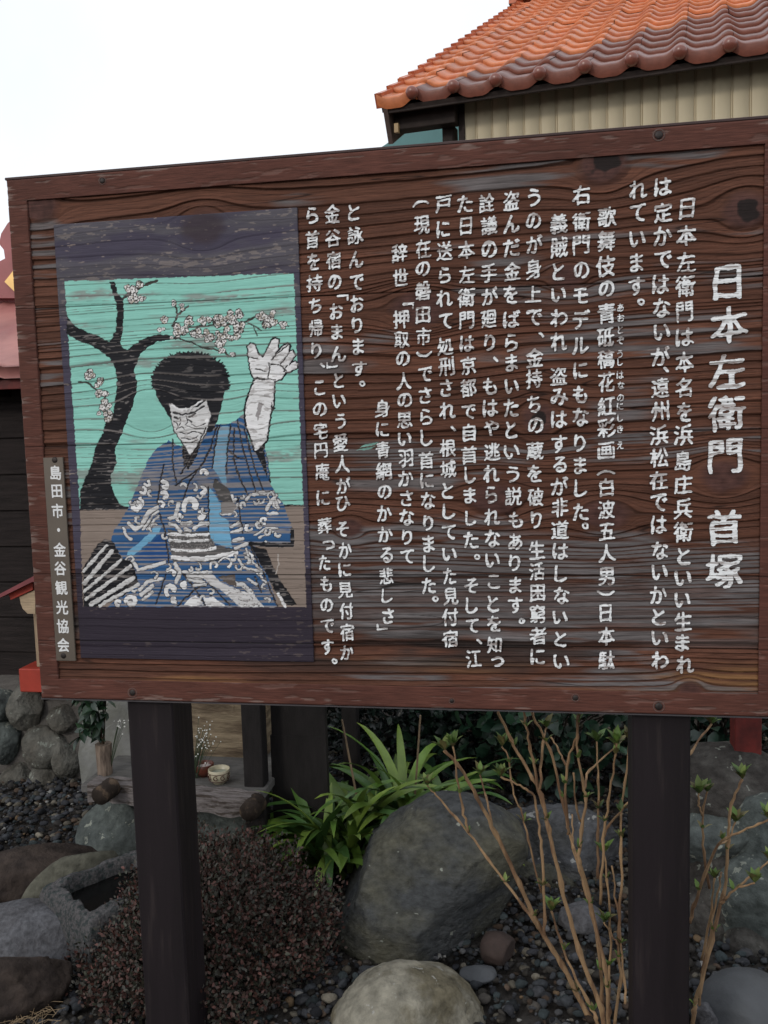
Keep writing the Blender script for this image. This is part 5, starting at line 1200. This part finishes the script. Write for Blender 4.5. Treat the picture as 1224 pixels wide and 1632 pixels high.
# little red shrine on the wall
shr = empty('red_shrine', PY(60, 1100, 1.62), 'small red shrine on the cobble wall, half behind the board', 'shrine')
lime_m = mat('red_lead_paint', (0.33, 0.040, 0.024), .5, .2, 14, spec=.35)
ys = 1.55
a, b, d = PY(29, 1066, ys), PY(29, 1103, ys), PY(100, 1066, ys)
k = MB(); k.box(np.array([a[0], ys, b[2]]), np.array([d[0], ys + .22, a[2]]), .004); k.build('base_block', lime_m, shr)
a2 = PY(52, 1066, ys); zt = PY(60, 945, ys)[2]
k = MB(); k.box(np.array([a2[0], ys + .03, a[2] + .0005]), np.array([d[0] - .03, ys + .19, zt]), .003); k.build('body', mat('bare_cypress', (.30, .215, .14), .7, .3, 14, .001, 40, (6, 6, 1)), shr)
rp = [PY(x_, y_, ys - .06) for x_, y_ in ((-3, 948), (52, 919), (130, 952), (130, 960), (52, 927), (-3, 954))]
k = MB(); k.prism(rp[:2] + [rp[4], rp[5]], np.array([0, 1, 0]), .36); k.prism([rp[1], rp[2], rp[3], rp[4]], np.array([0, 1, 0]), .36); k.build('roof', mat('dull_red_roof_sheet', (.20, .05, .055), .5, .2, 10), shr)
rp = [PY(x_, y_, ys - .03) for x_, y_ in ((13, 946), (52, 928), (110, 952), (110, 966), (52, 940), (17, 956))]
k = MB(); k.prism([rp[0], rp[1], rp[4], rp[5]], np.array([0, 1, 0]), .28); k.build('gable_board', lime_m, shr)
rp = [PY(x_, y_, ys - .02) for x_, y_ in ((31, 951), (56, 940), (56, 978), (44, 978), (36, 970), (33, 962))]
k = MB(); k.prism(rp, np.array([0, 1, 0]), .2); k.build('beam_end', mat('planed_cypress', (.42, .31, .20), .6, .3, 20, .001, 40, (1, 1, 8)), shr)

# ================================================================== plants
twig_m = mat('dark_twig', (0.045, 0.032, 0.024), .85, .3, 30)
aza_m = leaf_mat('small_azalea_leaf', .5, .3)
def bush(name, label, cat, c, r, N, size, tn, m, up=.55, seed=1, core=.80, twig=True):
    q = np.random.default_rng(seed); o = empty(name, (c[0], c[1], 0), label, cat)
    d = q.normal(size=(N, 3)); d[:, 2] = np.abs(d[:, 2]) * .9 - .12; d /= np.linalg.norm(d, axis=1, keepdims=True)
    lump = 1 + .34 * (fbm(d[:, 0] * 2.2 + seed, d[:, 1] * 2.2, d[:, 2] * 2.2, 3) - .5) * 2 + .12 * (fbm(d[:, 0] * 7 + seed, d[:, 1] * 7, d[:, 2] * 7, 2) - .5) * 2
    rad_ = (1 - .28 * q.random(N) ** 1.6) * lump * (1 + .05 * q.normal(size=N))
    P_ = d * rad_[:, None] * np.asarray(r) + np.asarray(c); keep = P_[:, 2] > .005; P_, d = P_[keep], d[keep]; n_ = len(P_)
    dd = d * .8 + q.normal(size=(n_, 3)) * .75 + np.array([0, 0, up]); nn = d + q.normal(size=(n_, 3)) * .6 + np.array([0, 0, .5])
    v, f = leaves(P_, dd, nn, q.uniform(size[0], size[1], n_), 1.0)
    link('foliage', np_mesh('foliage', v, f, False, {'tint': tints(n_, 8, tn, .25)}), m, o)
    k = MB()
    for j in range(60 if twig else 26):
        e = d[q.integers(0, n_)]; tip = e * np.asarray(r) * core + np.asarray(c); t = np.linspace(0, 1, 5)[:, None]; root = np.array([c[0], c[1], 0]) + np.append(q.normal(0, .05, 2), 0)
        pts = root + (tip - root) * t + np.array([0, 0, .06]) * np.sin(3.14 * t); k.tube(pts, np.linspace(.006, .002, 5), 5)
    k.build('stems', twig_m, o, True)
    return o
bush('azalea_bush', 'clipped low bush with tiny dark red-green leaves behind the left post', 'azalea bush', PY(340, 1600, .46) * np.array([1, 1, 0]) + np.array([0, 0, .0]), (.345, .34, .32), 30000, (.009, .016),
     [(.062, .028, .022), (.050, .031, .024), (.034, .036, .025), (.078, .034, .028), (.048, .044, .036), (.028, .026, .019)], aza_m, seed=4)
ever_m = leaf_mat('evergreen_leaf', .35, .45)
bush('evergreen_shrub', 'dark broad-leaved evergreen shrub behind the bare stems', 'shrub', (1.12, 2.0, .12), (.62, .40, .62), 2600, (.045, .085), [(.012, .034, .020), (.018, .046, .026), (.009, .022, .014), (.024, .055, .030)], ever_m, .2, 7)
bush('evergreen_shrub', 'dark evergreen shrub behind the right post', 'shrub', (1.86, 1.95, .12), (.36, .36, .66), 1500, (.045, .085), [(.010, .028, .018), (.016, .040, .024), (.008, .020, .013)], ever_m, .2, 8)
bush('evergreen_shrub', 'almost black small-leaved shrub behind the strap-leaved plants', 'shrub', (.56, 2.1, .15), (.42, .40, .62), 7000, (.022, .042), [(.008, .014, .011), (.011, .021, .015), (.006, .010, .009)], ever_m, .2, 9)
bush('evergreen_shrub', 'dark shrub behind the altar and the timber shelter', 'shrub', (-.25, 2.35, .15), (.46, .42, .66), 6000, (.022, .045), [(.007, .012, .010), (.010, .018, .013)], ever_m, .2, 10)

# strap-leaved plants
strap_m = leaf_mat('strap_leaf', .42, .4)
def strap_plant(label, c, N, Lr, lean, seed, flowerless=True):
    q = np.random.default_rng(seed); o = empty('strap_leaf_plant', (c[0], c[1], 0), label, 'plant', 'strap-leaved plants between the altar and the boulder')
    V, Fs, T, n0 = [], [], [], 0; m = 11
    for j in range(N):
        az = q.uniform(0, 6.28); L = q.uniform(*Lr); el = q.uniform(.75, 1.45); bend = q.uniform(.9, 2.3)
        h = np.array([math.cos(az), math.sin(az), 0]) + np.array([lean[0], lean[1], 0]) * q.uniform(.3, 1); h /= np.linalg.norm(h); sdv = np.array([-h[1], h[0], 0])
        p = np.array([c[0], c[1], 0]) + np.append(q.normal(0, .035, 2), .0); tt = np.linspace(0, 1, m); W = q.uniform(.0100, .0155); tw = q.normal(0, .25)
        col = np.array([(.095, .165, .026), (.070, .140, .025), (.125, .190, .032), (.046, .105, .024)][q.integers(0, 4)]) * q.uniform(.75, 1.2)
        for i, t in enumerate(tt):
            e = el - bend * t ** 1.35; dir_ = h * math.cos(e) + np.array([0, 0, math.sin(e)])
            if i: p = p + dir_ * L / (m - 1)
            p[2] = max(p[2], .012)
            w_ = W * (.55 + .75 * math.sin(3.1416 * min(1, .12 + t * .80))) * (1 - t ** 5) ** .6 + .0004
            nn = -h * math.sin(e) + np.array([0, 0, math.cos(e)]); s_ = sdv * math.cos(tw * t) + nn * math.sin(tw * t)
            V += [p - s_ * w_ + nn * w_ * .28, p, p + s_ * w_ + nn * w_ * .28]
            yl = max(0, (t - .88) / .12) * (q.random() < .5)
            T += [col * (.8 + .35 * t) + np.array([.05, .03, .0]) * yl] * 3
        for i in range(m - 1):
            for a in (0, 1): Fs.append([n0 + i * 3 + a, n0 + i * 3 + a + 1, n0 + i * 3 + a + 4, n0 + i * 3 + a + 3])
        n0 += m * 3
    link('leaves', np_mesh('leaves', np.array(V), np.array(Fs), True, {'tint': np.array(T)}), strap_m, o)
    return o
strap_plant('bright green strap-leaved plant spilling over the azalea bush', PY(528, 1420, .95) * np.array([1, 1, 0]), 54, (.28, .46), (-.6, -.1), 21)
strap_plant('bright green strap-leaved plant left of the dark boulder, further back', PY(562, 1345, 1.12) * np.array([1, 1, 0]), 62, (.34, .52), (-.45, -.2), 22)
strap_plant('tall strap-leaved plant right behind the dark boulder', PY(645, 1330, 1.25) * np.array([1, 1, 0]), 46, (.36, .56), (-.15, -.2), 23)
strap_plant('sparse strap-leaved plant showing over the boulder by the bare stems', PY(715, 1330, 1.35) * np.array([1, 1, 0]), 14, (.30, .44), (.1, -.2), 24)
for a, b, y, lab in (((545, 1147), (562, 1235), 1.15, 'thin dry stake leaning among the strap leaves, left one'), ((670, 1140), (666, 1200), 1.3, 'thin dry stake upright among the strap leaves, right one')):
    k = MB(); p0, p1 = PY(*a, y), PY(*b, y); p2 = p1 + (p1 - p0) * (p1[2] / max(.05, p0[2] - p1[2])); k.tube(np.array([p0, p1, p2]), [.0035, .004, .004], 6)
    tag(k.build('dry_stake', mat('dry_stake_wood', (.17, .12, .075), .8, .3, 40)), lab, 'stake')

# bare hydrangea stems, each traced and set at its own depth
stem_m = mat('tan_bark', (0.29, 0.185, 0.10), .8, .4, 40, .001, 120, (1, 1, .2), .25, second=(0.15, 0.085, 0.048), s2scale=26, s2pos=(.46, .6))
bud_m = leaf_mat('young_leaf', .5, .3)
def hydrangea(label, root, stems, seed):
    q = np.random.default_rng(seed); o = empty('hydrangea_shrub', (root[0], root[1], 0), label, 'shrub', 'bare shrubs beside the right post')
    BP, BD, BN, BS = [], [], [], []
    for pts, r0, tips in stems:
        y0 = root[1] + q.uniform(-.05, .05); y1 = y0 + q.uniform(-.10, .16)
        P_ = []
        m = len(pts)
        for i, (a, b) in enumerate(pts): P_.append(PY(a, b, y0 + (y1 - y0) * i / max(1, m - 1)))
        if P_[0][2] < .16 and r0 > .004: P_.insert(0, np.array([P_[0][0] * .5 + root[0] * .5, P_[0][1] * .5 + root[1] * .5, -.02]))
        P_ = np.array(P_)
        tt = np.linspace(0, len(P_) - 1, (len(P_) - 1) * 5 + 1); Q = np.stack([np.interp(tt, np.arange(len(P_)), P_[:, a]) for a in range(3)], 1)
        for _ in range(2): Q[1:-1] = (Q[:-2] + 2 * Q[1:-1] + Q[2:]) / 4
        Q[1:-1] += q.normal(0, .0012, (len(Q) - 2, 3)); rr_ = np.linspace(r0, max(.0022, r0 * .5), len(Q)); rr_[5::6] *= 1.4; rr_ = rr_ * q.uniform(.92, 1.08, len(rr_)); rr_[-1] *= 1.3
        k = MB(); k.tube(Q, rr_ * .82, 7); k.build('stem', stem_m, o, True)
        nodes = ([(Q[-1], 1.0, 9)] if tips else []) + [(Q[i], .7, 3) for i in range(8, len(Q) - 3, q.integers(7, 12)) if q.random() < .85]
        for pt, sc, cnt in nodes:
            a0 = q.uniform(0, 6.28)
            for j in range(cnt + q.integers(0, 3)):
                a = a0 + j * 2.4; BP.append(pt); u_ = q.uniform(.3, .95); BD.append([math.cos(a) * u_, math.sin(a) * u_, q.uniform(.6, 1.3)]); BN.append([-math.cos(a), -math.sin(a), .8]); BS.append(sc * q.uniform(.022, .046))
    n_ = len(BP); v, f = leaves(np.array(BP), np.array(BD), np.array(BN), BS, .72)
    link('young_leaves', np_mesh('young_leaves', v, f, True, {'tint': tints(n_, 8, [(.095, .160, .034), (.075, .130, .034), (.120, .160, .042), (.120, .105, .040)], .2)}), bud_m, o)
HS = [([(942, 1628), (903, 1549), (865, 1488), (849, 1456), (813, 1377), (784, 1316), (760, 1270), (733, 1222), (708, 1196)], .0085, 1), ([(865, 1488), (838, 1449), (784, 1380), (747, 1327), (699, 1271), (681, 1252)], .005, 1), ([(747, 1327), (738, 1290), (730, 1250), (722, 1190)], .004, 1),
      ([(784, 1316), (775, 1270), (765, 1235)], .0035, 1), ([(960, 1610), (928, 1531), (903, 1445), (881, 1352), (870, 1300), (860, 1258), (850, 1243), (820, 1190), (793, 1134), (788, 1110)], .0075, 0), ([(870, 1300), (856, 1250), (848, 1200), (838, 1160), (834, 1120)], .005, 0), ([(860, 1258), (866, 1180), (871, 1160)], .0045, 1),
      ([(868, 1490), (868, 1474), (865, 1373), (859.5, 1316), (852, 1265), (830, 1253), (798, 1238)], .005, 1), ([(863, 1423), (841, 1334), (832, 1294), (818, 1269), (811, 1204), (800, 1190)], .003, 1), ([(960, 1600), (956, 1513), (939, 1441), (924, 1387), (908, 1330), (892, 1258), (877, 1193), (849, 1139), (842, 1118)], .0058, 0),
      ([(970, 1610), (967, 1556), (953, 1488), (928, 1384), (922, 1366), (928, 1312), (935, 1269), (931, 1258), (919, 1197), (921, 1140)], .0062, 1), ([(905, 1330), (902.6, 1301), (902.6, 1218.6), (920, 1172), (924, 1137), (930, 1115)], .0045, 0), ([(902, 1220), (890, 1195), (878, 1175)], .0035, 0), ([(957, 1441), (962, 1334), (967, 1294), (980, 1215), (983, 1185)], .0045, 1),
      ([(953, 1400), (953, 1334), (955, 1262), (951, 1182)], .0045, 1), ([(990, 1560), (985, 1506), (991, 1395), (989, 1301), (1000, 1211), (1003, 1180)], .005, 1), ([(962, 1334), (967, 1319), (1003, 1276), (1030, 1262)], .004, 1), ([(931, 1258), (937, 1229), (982, 1190)], .0042, 1), ([(996, 1600), (996, 1567), (985, 1460), (975, 1380)], .004, 0),
      ([(950, 1620), (942, 1607), (903, 1531), (879, 1452)], .006, 1), ([(968, 1600), (975, 1500), (970, 1430), (962, 1360)], .0048, 1), ([(920, 1366), (912, 1340), (912, 1298)], .0035, 0), ([(985, 1506), (975, 1490), (963, 1470)], .003, 1), ([(928, 1312), (918, 1290), (914, 1232)], .003, 0)]
hydrangea('large bare tan-stemmed shrub with opening buds left of the right post', PZ(966, 1640), HS, 31)
HR = [([(1106, 1610), (1109, 1596), (1129, 1524), (1143, 1460), (1158, 1406), (1161, 1323), (1165, 1280), (1183, 1242)], .007, 1), ([(1150, 1440), (1156, 1431), (1176, 1413), (1203, 1407)], .0045, 1), ([(1176, 1413), (1200, 1395), (1226, 1372)], .0038, 1), ([(1100, 1470), (1106, 1445), (1118, 1406), (1143, 1344), (1183, 1323), (1226, 1306)], .0052, 1),
      ([(1131, 1416), (1120, 1359), (1120, 1294), (1127, 1262)], .0042, 1), ([(1119, 1300), (1113, 1280), (1114, 1265)], .003, 1), ([(1080, 1228), (1100, 1199), (1134, 1154)], .005, 1), ([(1120, 1545), (1129, 1506), (1147, 1405), (1150, 1390)], .0042, 0), ([(1118, 1530), (1135, 1450), (1139, 1400)], .0038, 1), ([(1145, 1345), (1160, 1338), (1172, 1310)], .003, 1)]
hydrangea('smaller bare tan-stemmed shrub right of the right post', PZ(1105, 1632), HR, 32)

# straw in the lower left corner
q = np.random.default_rng(77); k = MB()
for j in range(120):
    p = PZ(q.uniform(-20, 88), q.uniform(1592, 1650), .012) + np.array([0, 0, q.uniform(0, .02)]); a = q.uniform(0, 6.28); L = q.uniform(.02, .06)
    k.tube(np.array([p, p + np.array([math.cos(a) * L * .5, math.sin(a) * L * .5, .008]), p + np.array([math.cos(a) * L, math.sin(a) * L, q.uniform(-.005, .01)])]), .0008, 3, False)
tag(k.build('dry_grass', mat('straw', (.20, .14, .08), .8, .3, 40)), 'pale dry straw on the pebbles at the lower left', 'dry grass', kind='stuff')
